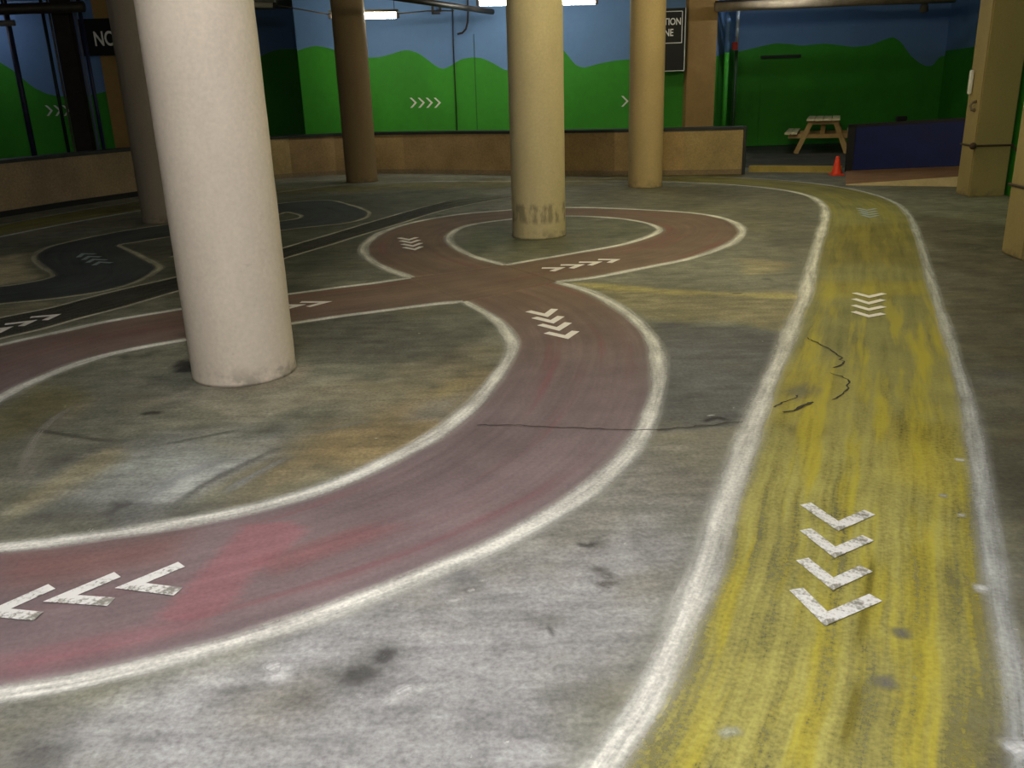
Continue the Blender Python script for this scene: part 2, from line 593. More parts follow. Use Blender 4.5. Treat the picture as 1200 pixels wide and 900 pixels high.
# ------------------------------------------------------------------ painted tracks
def lane(name, pairs_L, pairs_R, color_fn, cover_fn, mat, z0=.002, z1=.003, across=22, step=.05, corr=True, patches=()):
    """Ribbon between two kerb lines. pairs share indices when corr is set."""
    L, R = np.array(pairs_L, float), np.array(pairs_R, float)
    if corr:
        PL = np.hstack([L, R])
        E = np.vstack([2 * PL[0] - PL[1], PL, 2 * PL[-1] - PL[-2]])
        out = []
        for i in range(1, len(E) - 2):
            p0, p1, p2, p3 = E[i - 1], E[i], E[i + 1], E[i + 2]
            n = max(2, int(max(np.linalg.norm((p2 - p1)[:2]), np.linalg.norm((p2 - p1)[2:])) / step))
            for t in np.linspace(0, 1, n, endpoint=False):
                out.append(.5 * (2 * p1 + (p2 - p0) * t + (2 * p0 - 5 * p1 + 4 * p2 - p3) * t * t + (3 * p1 - p0 - 3 * p2 + p3) * t ** 3))
        out.append(PL[-1])
        out = np.array(out)
        A, B = out[:, :2], out[:, 2:]
    else:
        A, B = L, R
    n = len(A)
    mid = (A + B) / 2
    s = np.concatenate([[0], np.cumsum(np.linalg.norm(np.diff(mid, axis=0), axis=1))])
    u = np.linspace(0, 1, across)
    Pg = A[:, None, :] * (1 - u)[None, :, None] + B[:, None, :] * u[None, :, None]
    z = np.linspace(z0, z1, n)
    P = np.concatenate([Pg, np.repeat(z[:, None], across, 1)[..., None]], 2)
    uu = np.repeat(u[None, :], n, 0)
    ss = np.repeat(s[:, None], across, 1)
    UV = np.stack([uu, ss], -1)
    flat = Pg.reshape(-1, 2)
    col = color_fn(flat, uu.ravel())
    cov = cover_fn(flat, uu.ravel())
    for poly, c, soft, k in patches:
        d = sd_poly(flat, np.array(gp(poly)))
        a = (1 - sstep(-soft, soft, d)) * k
        col = col * (1 - a[:, None]) + C3(c) * a[:, None]
    C = np.concatenate([col, cov[:, None]], 1).reshape(n, across, 4)
    return grid_mesh(name, P, UV, C, mat)


def stroke(pts, width, parent, color=(216, 216, 208), cover=.96, z=.0045, world=False, name='edge_line', fade=None):
    """A chalked line as a child strip of its track."""
    w = np.array(pts if world else gp(pts))
    P = smooth_line(w, .05 if name == 'edge_line' else .012)
    n = len(P)
    T = np.gradient(P, axis=0)
    T /= np.maximum(np.linalg.norm(T, axis=1)[:, None], 1e-9)
    N = np.stack([-T[:, 1], T[:, 0]], 1)
    across = 15
    u = np.linspace(-1, 1, across)
    s = np.concatenate([[0], np.cumsum(np.linalg.norm(np.diff(P, axis=0), axis=1))])
    jit = 1 + .10 * np.sin(s * 3.1 + 1.7 * np.sin(s * 1.3)) + .05 * np.sin(s * 8.7 + 2 * np.sin(s * 5.1))
    half = width * 1.05 * jit
    Pg = P[:, None, :] + N[:, None, :] * (u[None, :, None] * half[:, None, None])
    P3 = np.concatenate([Pg, np.full((n, across, 1), z)], 2)
    UV = np.stack([np.repeat((u * .5 + .5)[None], n, 0), np.repeat(s[:, None], across, 1)], -1)
    cov = np.repeat((cover * np.exp(-(np.abs(u) / .47) ** 2.6) * (1 - sstep(.85, 1.0, np.abs(u))))[None], n, 0)
    if fade is not None:
        cov = cov * fade(P)[:, None]
    if name != 'edge_line':
        q = s / s[-1]
        cov = cov * (sstep(0, .3, q) * (1 - sstep(.7, 1, q)))[:, None]
    col = np.broadcast_to(C3(color), (n, across, 3))
    C = np.concatenate([col, cov[..., None]], 2)
    o = grid_mesh(name, P3, UV, C, CHALK)
    o.parent = parent
    return o


# --- red figure-of-eight
R_OUT = [(-260, 838), (-120, 832), (0, 815), (100, 798), (200, 774), (300, 746), (400, 713), (500, 674), (580, 640), (650, 602), (700, 568), (740, 528), (762, 488), (771, 450), (769, 412), (755, 386), (725, 361), (690, 342), (653, 331)]
R_IN = [(-260, 648), (-120, 650), (0, 643), (100, 631), (200, 616), (300, 596), (380, 573), (450, 543), (510, 511), (550, 479), (580, 445), (596, 420), (600, 402), (588, 382), (567, 366), (543, 354)]
R_LOOP = [(481, 326), (460, 318), (440, 309), (428, 299), (426, 292), (431, 284), (447, 273), (480, 262), (535, 252), (590, 247), (625, 244.5), (660, 243.5), (700, 244), (770, 247), (820, 251), (853, 258), (869, 268), (867, 278), (850, 289), (810, 303), (757, 314), (700, 325), (653, 331)]
R_EYE = [(592, 311), (572, 306), (550, 299), (532, 289), (526, 281), (529, 274), (541, 267), (562, 262), (600, 257), (625, 255), (655, 253.5), (690, 254), (730, 257), (758, 262), (772, 268), (770, 273), (755, 279.5), (725, 288), (680, 296), (630, 304.5), (592, 311)]
R_W1 = [(481, 326), (440, 332), (400, 337), (340, 345), (270, 354), (217, 362), (133, 376), (67, 390), (0, 405), (-80, 425), (-170, 450)]
R_W2 = [(543, 354), (500, 358), (440, 366), (400, 371), (340, 380), (280, 388), (222, 398), (150, 411), (100, 424), (50, 443), (0, 468), (-70, 520), (-130, 580)]


def side(pts, n):
    return resample(smooth_line(gp(pts), .03), n)


segs_L, segs_R = [], []
for a, b, n in ((R_IN, R_OUT, 170), ([R_IN[-1], R_LOOP[0]], [R_OUT[-1], R_EYE[0]], 24), (R_LOOP, R_EYE, 260),
                ([R_LOOP[-1], R_W2[0]], [R_EYE[-1], R_W1[0]], 24), (R_W2, R_W1, 150)):
    segs_L.append(side(a, n))
    segs_R.append(side(b, n))


def red_col(X, u):
    far = sstep(4.0, 7.5, X[:, 1])
    return C3((116, 102, 104)) * (1 - far)[:, None] + C3((116, 98, 84)) * far[:, None]


RED_PATCH = [([(180, 727), (215, 692), (250, 655), (287, 616), (340, 611), (360, 622), (330, 650), (300, 668), (275, 705), (250, 722), (215, 728)], (134, 96, 101), .012, .9),
             ([(300, 660), (420, 620), (470, 615), (440, 632), (320, 675)], (140, 78, 80), .05, .4),
             ([(0, 770), (130, 745), (230, 725), (240, 735), (120, 770), (0, 800)], (140, 82, 92), .07, .4),
             ([(0, 650), (130, 640), (220, 625), (200, 655), (90, 680), (0, 690)], (116, 84, 80), .1, .7)]
red = lane('red_track', np.vstack(segs_L), np.vstack(segs_R), red_col, lambda X, u: np.full(len(X), .93), RED_TRACK, .002, .0032, corr=False, across=48, patches=RED_PATCH)
tag(red, 'dull red painted cycle track crossing itself in a figure of eight', 'painted track')
for ln, w in ((R_OUT, .094), (R_IN, .09), (R_LOOP, .10), (R_EYE, .09), (R_W1, .085), (R_W2, .095)):
    stroke(ln, w, red)

# --- yellow lane
Y_L = [(600, 1150), (655, 985), (705, 900), (760, 820), (800, 730), (830, 660), (846, 600), (868, 540), (893, 470), (914, 420), (930, 380), (942, 350), (952, 310), (961, 277), (967, 254), (964, 240), (945, 229), (910, 222), (860, 217), (800, 214), (740, 212.5), (690, 212.5), (600, 213), (500, 213), (400, 217), (330, 225), (240, 236), (160, 248), (80, 262), (0, 278), (-80, 296)]
Y_R = [(1250, 1150), (1222, 985), (1199, 895), (1188, 800), (1172, 720), (1162, 650), (1155, 600), (1147, 545), (1133, 470), (1118, 418), (1106, 378), (1096, 348), (1085, 308), (1074, 273), (1063, 250), (1045, 236), (1010, 224.5), (960, 216), (900, 210.5), (840, 208), (780, 208), (720, 208.5), (600, 208), (490, 207), (400, 210), (320, 215.5), (235, 226), (150, 238), (75, 250), (0, 264), (-80, 279)]


def yel_col(X, u):
    f = sstep(3.2, 6.0, X[:, 1])
    g = sstep(10, 14, X[:, 1])
    c = C3((156, 150, 82)) * (1 - f)[:, None] + C3((128, 126, 78)) * f[:, None]
    return c * (1 - g)[:, None] + C3((120, 116, 68)) * g[:, None]


def yel_cov(X, u):
    f = sstep(2.6, 5.0, X[:, 1])
    c = .62 + .28 * f
    c = c * (1 - .35 * (1 - f) * sstep(.84, 1.0, u)) * (1 - .4 * (1 - f) * sstep(.12, 0, u))
    left = sstep(4.5, 1.0, X[:, 0]) * sstep(12, 15, X[:, 1])
    return c * (1 - .7 * left)


YEL_PATCH = [([(960, 330), (1095, 330), (1100, 345), (955, 350)], (150, 140, 52), .12, .6),
             ([(905, 440), (960, 420), (985, 450), (960, 490), (890, 500)], (158, 146, 48), .12, .6),
             ([(1040, 490), (1110, 500), (1120, 600), (1050, 560)], (166, 152, 44), .1, .6),
             ([(918, 458), (950, 448), (962, 458), (935, 470)], (108, 104, 84), .04, .8),
             ([(915, 500), (960, 497), (972, 508), (940, 520)], (104, 96, 50), .05, .8),
             ([(970, 265), (1065, 262), (1075, 310), (960, 310)], (112, 104, 46), .3, .8)]
yel = lane('yellow_track', gp(Y_L), gp(Y_R), yel_col, yel_cov, YEL_TRACK, .002, .002, across=30, patches=YEL_PATCH)
tag(yel, 'streaky yellow painted cycle lane running down the right side', 'painted track')
farfade = lambda P: (1 - .45 * sstep(5.0, 2.5, P[:, 0]) * sstep(12, 15, P[:, 1]))
stroke(Y_L, .105, yel, fade=farfade)
stroke(Y_R, .078, yel, color=(198, 202, 202), cover=.76, fade=lambda P: farfade(P) * (1 - .2 * sstep(2.6, 2.0, P[:, 1])))

# --- slate-blue lane on the left, bending behind the near column
B_A = [(-70, 341), (0, 336), (30, 332), (58, 326), (60, 321), (47, 312), (39, 303), (46, 295), (60, 289), (80, 284), (110, 277.5), (150, 270), (210, 261), (270, 249), (325, 239), (383, 235), (412, 241), (428, 246.5), (433, 251), (425, 257), (400, 262.5), (340, 269), (280, 279), (230, 292), (200, 302)]
B_B = [(-70, 366), (0, 357), (60, 351), (120, 342), (160, 331), (182, 319), (186, 312), (166, 301), (148, 292), (140, 287.5), (160, 284), (178, 281), (222, 274), (280, 262), (325, 252), (335, 249), (345, 250.5), (352, 252.5), (353, 254), (350, 256), (340, 258), (325, 260), (280, 265), (230, 275), (205, 282)]
blu = lane('blue_track', gp(B_A), gp(B_B), lambda X, u: np.tile(C3((72, 78, 78)), (len(X), 1)), lambda X, u: np.full(len(X), .8), BLU_TRACK, .0021, .0027, across=16)
tag(blu, 'slate blue painted lane winding across the dim left side', 'painted track')
stroke(B_A, .075, blu, color=(184, 182, 160), cover=.9)
stroke(B_B, .08, blu, color=(188, 186, 164), cover=.92)

# --- black lane
K_A = [(-60, 388), (0, 373), (60, 361), (105, 349), (150, 338), (211, 324), (270, 309), (332, 291), (400, 271), (450, 256), (500, 242), (540, 233), (600, 225), (640, 221)]
K_B = [(-60, 414), (0, 398), (50, 386), (100, 372), (150, 359), (211, 341), (270, 324), (335, 303), (385, 288), (430, 274), (470, 262), (515, 248), (560, 238), (610, 230), (645, 226)]
ka, kb = side(K_A, 200), side(K_B, 200)
blk = lane('black_track', ka, kb, lambda X, u: np.tile(C3((66, 66, 60)), (len(X), 1)), lambda X, u: .6 * (1 - .8 * sstep(11.5, 15.5, X[:, 1])), BLK_TRACK, .0016, .0016, corr=False, across=10)
tag(blk, 'narrow black painted lane between pale lines behind the near column', 'painted track')
stroke(K_A, .06, blk, color=(190, 188, 170), cover=.9, z=.0048, fade=lambda P: 1 - .6 * sstep(11, 15, P[:, 1]))
stroke(K_B, .06, blk, color=(194, 192, 174), cover=.95, z=.0048, fade=lambda P: 1 - .6 * sstep(11, 15, P[:, 1]))


for ln, w, c, cv in (([(1138, 690), (1150, 691), (1162, 694)], .05, (222, 224, 222), .9), ([(1117, 539), (1132, 541)], .03, (205, 205, 200), .8),
                     ([(1098, 581), (1112, 583)], .03, (180, 180, 172), .7), ([(1120, 604), (1134, 606)], .03, (200, 200, 195), .7),
                     ([(1180, 886), (1200, 880), (1222, 892)], .07, (224, 226, 226), .95), ([(842, 866), (858, 858), (868, 866)], .035, (178, 182, 160), .7),
                     ([(1060, 752), (1052, 735)], .05, (112, 112, 104), .7), ([(1030, 790), (1044, 812)], .06, (118, 116, 108), .7),
                     ([(1000, 780), (1014, 710), (1026, 640)], .03, (122, 112, 40), .6), ([(985, 890), (1000, 830), (1008, 790)], .03, (126, 116, 44), .6)):
    stroke(ln, w, yel, color=c, cover=cv, z=.0049, name='chalk_fleck')

# --- scuffs and drag marks on the bare floor
for ln, w, c, cv in (([(20, 572), (38, 520), (62, 492), (104, 466)], .05, (168, 164, 152), .5), ([(190, 604), (240, 568), (300, 538), (345, 516)], .05, (70, 70, 68), .42),
                     ([(150, 596), (210, 560), (280, 530)], .07, (170, 174, 174), .5), ([(250, 585), (300, 556), (350, 530)], .05, (160, 164, 164), .5),
                     ([(20, 500), (90, 512), (150, 520)], .04, (66, 66, 62), .42), ([(170, 525), (240, 512), (300, 500)], .035, (70, 70, 66), .42),
                     ([(340, 512), (400, 500), (450, 490)], .04, (150, 150, 140), .4), ([(160, 487), (178, 484), (192, 485)], .05, (60, 60, 56), .7),
                     ([(438, 778), (452, 768), (458, 758)], .05, (84, 84, 84), .8), ([(400, 790), (425, 792), (440, 780)], .06, (96, 96, 94), .7),
                     ([(520, 706), (545, 702)], .025, (200, 200, 196), .8), ([(545, 694), (560, 690)], .02, (196, 196, 192), .8), ([(550, 744), (556, 743)], .03, (206, 206, 202), .9),
                     ([(560, 682), (572, 680)], .02, (205, 205, 200), .8), ([(312, 788), (322, 782), (332, 780)], .06, (205, 205, 205), .9), ([(458, 818), (475, 808), (490, 804)], .045, (200, 200, 200), .8),
                     ([(418, 820), (428, 814)], .04, (190, 190, 190), .8), ([(600, 774), (602, 770)], .02, (225, 225, 222), .9), ([(636, 783), (640, 781)], .02, (215, 215, 210), .9),
                     ([(672, 636), (690, 640), (698, 634)], .03, (84, 84, 82), .8), ([(820, 496), (840, 490), (858, 494)], .035, (60, 60, 58), .8), ([(826, 488), (840, 486)], .02, (190, 190, 184), .8),
                     ([(700, 690), (712, 684), (724, 688)], .05, (108, 106, 100), .6), ([(690, 664), (710, 672), (716, 682)], .04, (104, 102, 96), .5), ([(855, 344), (872, 344)], .03, (78, 76, 62), .7),
                     ([(1160, 437), (1190, 438)], .06, (118, 120, 116), .5), ([(770, 418), (790, 420)], .03, (110, 112, 110), .5), ([(640, 740), (650, 738)], .06, (92, 92, 90), .6)):
    stroke(ln, w, floor, color=c, cover=cv, z=.0012, name='scuff_mark')


# --- cracks
def crack(pts, w, label):
    P = smooth_line(gp(pts), .03)
    P = P + rng.normal(0, .006, P.shape)
    T = np.gradient(P, axis=0)
    T /= np.maximum(np.linalg.norm(T, axis=1)[:, None], 1e-9)
    N = np.stack([-T[:, 1], T[:, 0]], 1)
    bm = bmesh.new()
    prev = None
    for i in range(len(P)):
        h = w * (.35 + .65 * rng.random()) * .5
        a = bm.verts.new((*(P[i] + N[i] * h), .0052))
        b = bm.verts.new((*(P[i] - N[i] * h), .0052))
        if prev:
            bm.faces.new((prev[0], prev[1], b, a))
        prev = (a, b)
    tag(mesh_obj('floor_crack', bm, CRACK), label, 'crack', None)


CRACK = plain('crack_filler', (60, 56, 50), .9, .3, 20)
crack([(560, 499), (620, 500), (690, 503), (760, 505), (800, 502), (872, 495)], .012, 'thin dark crack running across the red track into the asphalt patch')
crack([(945, 396), (975, 412), (988, 425), (978, 432)], .014, 'short dark crack at the top left of the yellow lane patch')
crack([(975, 438), (992, 445), (990, 460), (976, 470)], .014, 'hooked dark crack on the yellow lane, nearest the mid tape arrows')
crack([(905, 478), (930, 467), (935, 464)], .014, 'short slanting dark crack by the left edge of the yellow lane')
crack([(918, 485), (940, 478), (952, 471)], .026, 'thick slanting dark crack on the worn part of the yellow lane')


# ------------------------------------------------------------------ tape arrows on the floor
def chevron_mesh(name, a, t, b, w, mat, z0=.0056, th=.0012, origin=None):
    """A V of two mitred tape strips on the floor, a-t-b are strip centre points."""
    a, t, b = (Vector((p[0], p[1], 0)) for p in (a, t, b))
    o = Vector((t.x, t.y, 0))
    d1, d2 = (t - a).normalized(), (b - t).normalized()
    n1, n2 = Vector((-d1.y, d1.x, 0)), Vector((-d2.y, d2.x, 0))
    m = (n1 + n2)
    if m.length < 1e-4:
        m = n1.copy()
    m.normalize()
    k = (w / 2) / max(.35, m.dot(n1))
    ring = [a + n1 * w / 2, t + m * k, b + n2 * w / 2, b - n2 * w / 2, t - m * k, a - n1 * w / 2]
    bm = bmesh.new()
    lo = [bm.verts.new((p - o) + Vector((0, 0, 0))) for p in ring]
    hi = [bm.verts.new((p - o) + Vector((0, 0, th))) for p in ring]
    for q in ((0, 1, 4, 5), (1, 2, 3, 4)):
        bm.faces.new([hi[i] for i in q])
        bm.faces.new([lo[i] for i in q][::-1])
    for i in range(6):
        j = (i + 1) % 6
        bm.faces.new((lo[i], lo[j], hi[j], hi[i]))
    return mesh_obj(name, bm, mat, loc=(o.x, o.y, z0))


def arrows(rows, w, mat, labels, group):
    for (a, t, b), lab in zip(rows, labels):
        o = chevron_mesh('tape_arrow', G(*a), G(*t), G(*b), w, mat)
        tag(o, lab, 'floor arrow', group)


ORD4 = ('farthest', 'second farthest', 'second nearest', 'nearest')
arrows([((944, 592), (982, 618), (1019, 602)), ((944, 622), (978, 649), (1017, 632)), ((940, 657), (976, 686), (1015, 668)), ((933, 692), (968, 727), (1026, 702))],
       .05, TAPE_FRAYED, ['worn white tape arrow at the front of the yellow lane, %s of four' % k for k in ORD4], 'worn arrows on the near yellow lane')
arrows([((1001, 344), (1018.5, 348.7), (1036, 344.7)), ((1000.5, 351), (1018, 356.3), (1035, 352)), ((1000, 358.5), (1018, 363.7), (1035.5, 360)), ((1000, 366), (1018, 371.5), (1035, 368.3))],
       .05, TAPE_CLEAN, ['white tape arrow halfway along the yellow lane, %s of its row' % k for k in ORD4], 'arrows halfway along the yellow lane')
arrows([((1005, 244.5), (1016, 247), (1026, 245)), ((1007, 247), (1017, 249.6), (1027, 247.8)), ((1008, 249.6), (1018, 252.2), (1028, 250.5)), ((1010, 252.4), (1019, 255), (1029, 253)) ],
       .05, TAPE_BLUE, ['faded tape arrow at the far bend of the yellow lane, %s of its row' % k for k in ORD4], 'arrows at the far bend of the yellow lane')
arrows([((213, 663), (153, 688), (209, 695)), ((138, 675), (71, 703), (131, 707)), ((61, 689), (-6, 719), (46, 724))],
       .05, TAPE_WORN, ['big white tape arrow on the near red track, rightmost of three beside the bright patch', 'big white tape arrow on the near red track, middle one of three',
                        'big white tape arrow on the near red track, leftmost, cut by the frame'], 'big arrows on the near red track')
arrows([((619, 365.5), (640, 370.5), (650, 363)), ((626, 373), (647, 378), (657.5, 371.5)), ((633, 381.3), (654, 386.5), (666, 379)), ((640.5, 390.7), (664, 396), (674.5, 389))],
       .056, TAPE_CLEAN, ['white tape arrow just below the red crossing, %s of its row' % k for k in ORD4], 'arrows below the red crossing')
K4 = ('leftmost', 'second from left', 'third from left', 'rightmost')
arrows([((635, 314.9), (657, 314.7), (647, 318.5)), ((657, 311.3), (680, 311.2), (669.5, 315.2)), ((678.5, 308), (700.5, 307.9), (691, 311.7)), ((701, 304.8), (722, 305), (714, 308.6))],
       .055, TAPE_CLEAN, ['white tape arrow on the red arm right of the crossing, %s of four' % k for k in K4], 'arrows right of the red crossing')
arrows([((467.5, 279.3), (479.5, 281.5), (488.5, 278.8)), ((469.7, 282.7), (481.7, 285), (491, 281.8)), ((471.7, 286.6), (484, 289), (493.5, 285.4)), ((473.3, 290.4), (486, 292.9), (494, 289.5))],
       .055, TAPE_CLEAN, ['white tape arrow on the left bend of the red loop, %s of its row' % k for k in ORD4], 'arrows on the left bend of the red loop')
arrows([((352.5, 354.8), (382, 354.8), (361, 360.3)), ((321, 358.6), (351, 358.5), (330, 364))],
       .05, TAPE_CLEAN, ['white tape arrow on the red track just right of the near column', 'white tape arrow half hidden behind the near column on the red track'], 'arrows behind the near column')
arrows([((92, 302), (97.5, 298), (112, 298.3)), ((98, 305), (104.5, 301.2), (118, 301.7)), ((103, 308.3), (110, 304.5), (125, 305.3)), ((110, 311.5), (117, 307.8), (131, 308.6))],
       .05, TAPE_BLUE, ['dim tape arrow on the slate blue lane, %s of its row' % k for k in ORD4], 'arrows on the blue lane')
arrows([((36, 372.6), (66, 370), (53, 376)), ((6, 380.8), (37, 377.3), (25, 383)), ((-24, 389), (9, 385), (-3, 391))],
       .05, TAPE_CLEAN, ['white tape arrow on the black lane at far left, rightmost of three', 'white tape arrow on the black lane at far left, middle one', 'white tape arrow on the black lane, leftmost, cut by the frame'], 'arrows on the black lane')

# ------------------------------------------------------------------ mural walls
H_CEIL = 3.4


def mural_wall(name, p0, p1, profile, thick=.15, z1=H_CEIL):
    """Upright wall from p0 to p1 (plan), painted hills up to profile [(t 0..1, z)] and sky above."""
    p0, p1 = np.array(p0, float), np.array(p1, float)
    d = p1 - p0
    L = np.linalg.norm(d)
    nrm = np.array([-d[1], d[0]]) / L        # away from the room when p0->p1 runs left to right
    ts = np.linspace(0, 1, max(2, int(L / .06)))
    T, Z = [q[0] for q in profile], [q[1] for q in profile]
    zs = np.interp(ts, T, Z)
    # round the crests
    k = np.array([0, 1, 3, 1, 0]) / 5.0
    zs = np.convolve(np.pad(zs, 2, mode='edge'), k, 'valid')
    bm = bmesh.new()
    rows = []
    for t, z in zip(ts, zs):
        p = p0 + d * t
        rows.append([bm.verts.new((p[0], p[1], h)) for h in (0, z, z1)] + [bm.verts.new((*(p + nrm * thick), h)) for h in (0, z1)])
    for a, b in zip(rows[:-1], rows[1:]):
        f = bm.faces.new((a[0], b[0], b[1], a[1])); f.material_index = 1
        f = bm.faces.new((a[1], b[1], b[2], a[2])); f.material_index = 0
        bm.faces.new((a[2], b[2], b[4], a[4]))
        f = bm.faces.new((a[4], b[4], b[3], a[3]))
    for r, z in ((rows[0], zs[0]), (rows[-1], zs[-1])):
        q = bm.verts.new((r[3].co.x, r[3].co.y, z))
        f = bm.faces.new((r[0], r[1], q, r[3])); f.material_index = 1
        f = bm.faces.new((r[1], r[2], r[4], q)); f.material_index = 0
    return struct(mesh_obj(name, bm, [SKY, HILL]))


def prof(px, Y, x0, x1):
    out = []
    for p in px:
        x, z = W(p[0], p[1], Y)
        out.append(((x - x0) / (x1 - x0), z))
    return out


YA = 19.3
xa0 = W(348, 57, YA)[0]
mural_wall('wall_back', (xa0, YA), (4.38, YA), prof([(348, 60), (358, 56), (370, 53.5), (385, 56), (398, 61), (410, 65), (430, 67.5), (445, 67), (458, 63.5), (470, 59.5), (478, 58.5), (490, 62), (500, 69), (510, 77), (519, 81.5), (528, 77), (540, 69.5), (553, 67), (565, 68), (578, 74), (593, 83), (605, 80), (622, 64), (640, 52), (652, 52), (660, 58), (675, 77), (685, 79.5), (700, 75), (720, 71), (737, 69.5), (760, 72), (785, 80), (810, 86)], YA, xa0, 4.38))
# its left return
bm = bmesh.new()
box(bm, (xa0 + .075, 20.5, H_CEIL / 2), (.15, 2.1, H_CEIL))
struct(mesh_obj('wall_return', bm, SKY))
YB = 21.6
mural_wall('wall_back_alcove', (-10.5, YB), (xa0 + .15, YB), prof([(100, 90), (200, 60), (280, 72), (300, 69), (307, 65), (318, 60), (330, 57.5), (350, 57)], YB, -10.5, xa0 + .15))
YL = 18.2
mural_wall('wall_left', (-14, YL), (-7.0, YL), prof([(-200, 60), (-80, 50), (-30, 55), (0, 73), (15, 82), (30, 95), (40, 103), (55, 110), (70, 113), (97, 112.5), (110, 110.5), (125, 107), (160, 100)], YL, -14, -7.0))
YR = 22.3
xr1 = W(1108, 60, YR)[0]
mural_wall('wall_recess', (5.45, YR), (xr1, YR), prof([(850, 60), (868, 60), (880, 57), (897, 53), (910, 50.5), (925, 51.5), (940, 53.5), (955, 52), (967, 51), (985, 53), (1000, 55), (1020, 53), (1033, 47.5), (1047, 43), (1057, 50), (1062, 58), (1067, 65), (1075, 72), (1083, 77), (1093, 78), (1100, 67), (1104, 65), (1112, 68)], YR, 5.45, xr1))
# side of the recess behind the brown pier: faces into the room
mural_wall('wall_recess_side', (4.36, 19.1), (5.55, YR), [(0, 2.02), (.4, 2.1), (1, 2.3)])
mural_wall('wall_recess_right', (xr1, YR), (9.5, 12.2), [(0, 2.05), (.25, 2.1), (.45, 1.75), (1, 2.0)])
mural_wall('wall_right', (6.69, 12.0), (7.1, 4.0), [(0, 3.0), (.5, 3.1), (1, 2.9)])
bm = bmesh.new()
box(bm, (8.1, 12.15, H_CEIL / 2), (3.0, .15, H_CEIL))
struct(mesh_obj('wall_right_return', bm, SKY))
# ceiling slab
bm = bmesh.new()
box(bm, (-1, 10, H_CEIL + .05), (27, 28, .1))
struct(mesh_obj('ceiling', bm, CEIL))

# wall joints / door line in the recess (flush door with a dark slot over it)
d0x, d0z = W(893, 67, YR - .02)
d1x, d1z = W(936, 69, YR - .02)
bm = bmesh.new()
dz = (d0z + d1z) / 2
box(bm, ((d0x + d1x) / 2, YR - .015, dz / 2 - .03), (d1x - d0x, .03, dz - .06), bevel=.006)
door = struct(mesh_obj('door_1', bm, HILL))
bm = bmesh.new()
box(bm, ((d0x + d1x) / 2, YR - .05, dz + .03), (d1x - d0x + .06, .1, .07), bevel=.008)
mesh_obj('door_head', bm, DARKRAIL, parent=door)

# brown piers on the back walls
def pier(x0, x1, y, dep, label):
    bm = bmesh.new()
    box(bm, ((x0 + x1) / 2, y + dep / 2, H_CEIL / 2), (x1 - x0, dep, H_CEIL), bevel=.012)
    return tag(mesh_obj('wall_pier', bm, TAN), label, 'pier')


pier(W(804.5, 100, 18.95)[0], W(838, 100, 18.95)[0], 18.95, .34, 'tan painted pier on the back wall right of the black sign')
pier(W(126, 120, 18.0)[0], W(126, 120, 18.0)[0] + .62, 18.0, .2, 'tan painted pier on the left wall beside the dim column')

# white arrows on the mural
def wall_arrow(px, py_top, py_bot, dx, Y, label, group):
    x0, zt = W(px, py_top, Y)
    _, zb = W(px, py_bot, Y)
    x1 = W(px + dx, (py_top + py_bot) / 2, Y)[0]
    zm = (zt + zb) / 2
    w = .032
    pts = [(x0, zt), (x0 + w * 1.4, zt), (x1, zm), (x0 + w * 1.4, zb), (x0, zb), (x1 - w * 1.5, zm)]
    bm = bmesh.new()
    f = [bm.verts.new((p[0] - x0, 0, p[1] - zm)) for p in pts]
    b = [bm.verts.new((p[0] - x0, .003, p[1] - zm)) for p in pts]
    for q in ((0, 1, 2, 5), (5, 2, 3, 4)):
        bm.faces.new([f[i] for i in q])
        bm.faces.new([b[i] for i in q][::-1])
    for i in range(6):
        j = (i + 1) % 6
        bm.faces.new((f[i], f[j], b[j], b[i]))
    tag(mesh_obj('wall_arrow', bm, WHITE, loc=(x0, Y - .004, zm)), label, 'wall arrow', group)


for i, k in enumerate(K4):
    wall_arrow(480 + 9.4 * i, 114.6, 126.4, 8.6, YA, 'white arrow on the bright green mural, %s of the row of four' % k, 'white arrows on the back mural')
wall_arrow(728, 112.5, 125, 8.6, YA, 'single white arrow on the back mural beside the right rear column', 'white arrows on the back mural')
for i, k in enumerate(('left', 'middle', 'right, part hidden by pipes')):
    wall_arrow(52.5 + 10 * i, 123.5, 136, 9.5, YL, 'dim white arrow on the dark left mural, %s one of three' % k, 'white arrows on the left mural')


# ------------------------------------------------------------------ signs
def text_mesh(s, size, mat, parent, loc, name, sx=1.0):
    cu = bpy.data.curves.new('lettering', 'FONT')
    cu.body = s
    cu.size = size
    cu.extrude = .002
    cu.offset = size * .018
    cu.align_x = 'RIGHT'
    to = bpy.data.objects.new('lettering', cu)
    COL.objects.link(to)
    dg = bpy.context.evaluated_depsgraph_get()
    me = bpy.data.meshes.new_from_object(to.evaluated_get(dg))
    bpy.data.objects.remove(to)
    me.materials.clear()
    me.materials.append(mat)
    o = bpy.data.objects.new(name, me)
    COL.objects.link(o)
    o.parent = parent
    o.location = loc
    o.rotation_euler = (math.pi / 2, 0, 0)
    o.scale = (sx, 1, 1)
    return o


SIGNB = plain('black_sign_face', (20, 20, 20), .45, .1)
SIGNW = plain('white_sign_lettering', (236, 236, 230), .5, .05)
YS = 18.9
sx1, sz1 = W(804, 9, YS)
sx1b, sz0 = W(803, 83, YS)
sx0 = W(752, 40, YS)[0]
sg = thing('wall_sign', 'black sign with white border and lettering behind the right rear column', 'sign', (sx1, YS, sz0))
bm = bmesh.new()
box(bm, (-(sx1 - sx0) / 2, 0, (sz1 - sz0) / 2), (sx1 - sx0, .02, sz1 - sz0), bevel=.004)
mesh_obj('board', bm, SIGNB, parent=sg)
bm = bmesh.new()
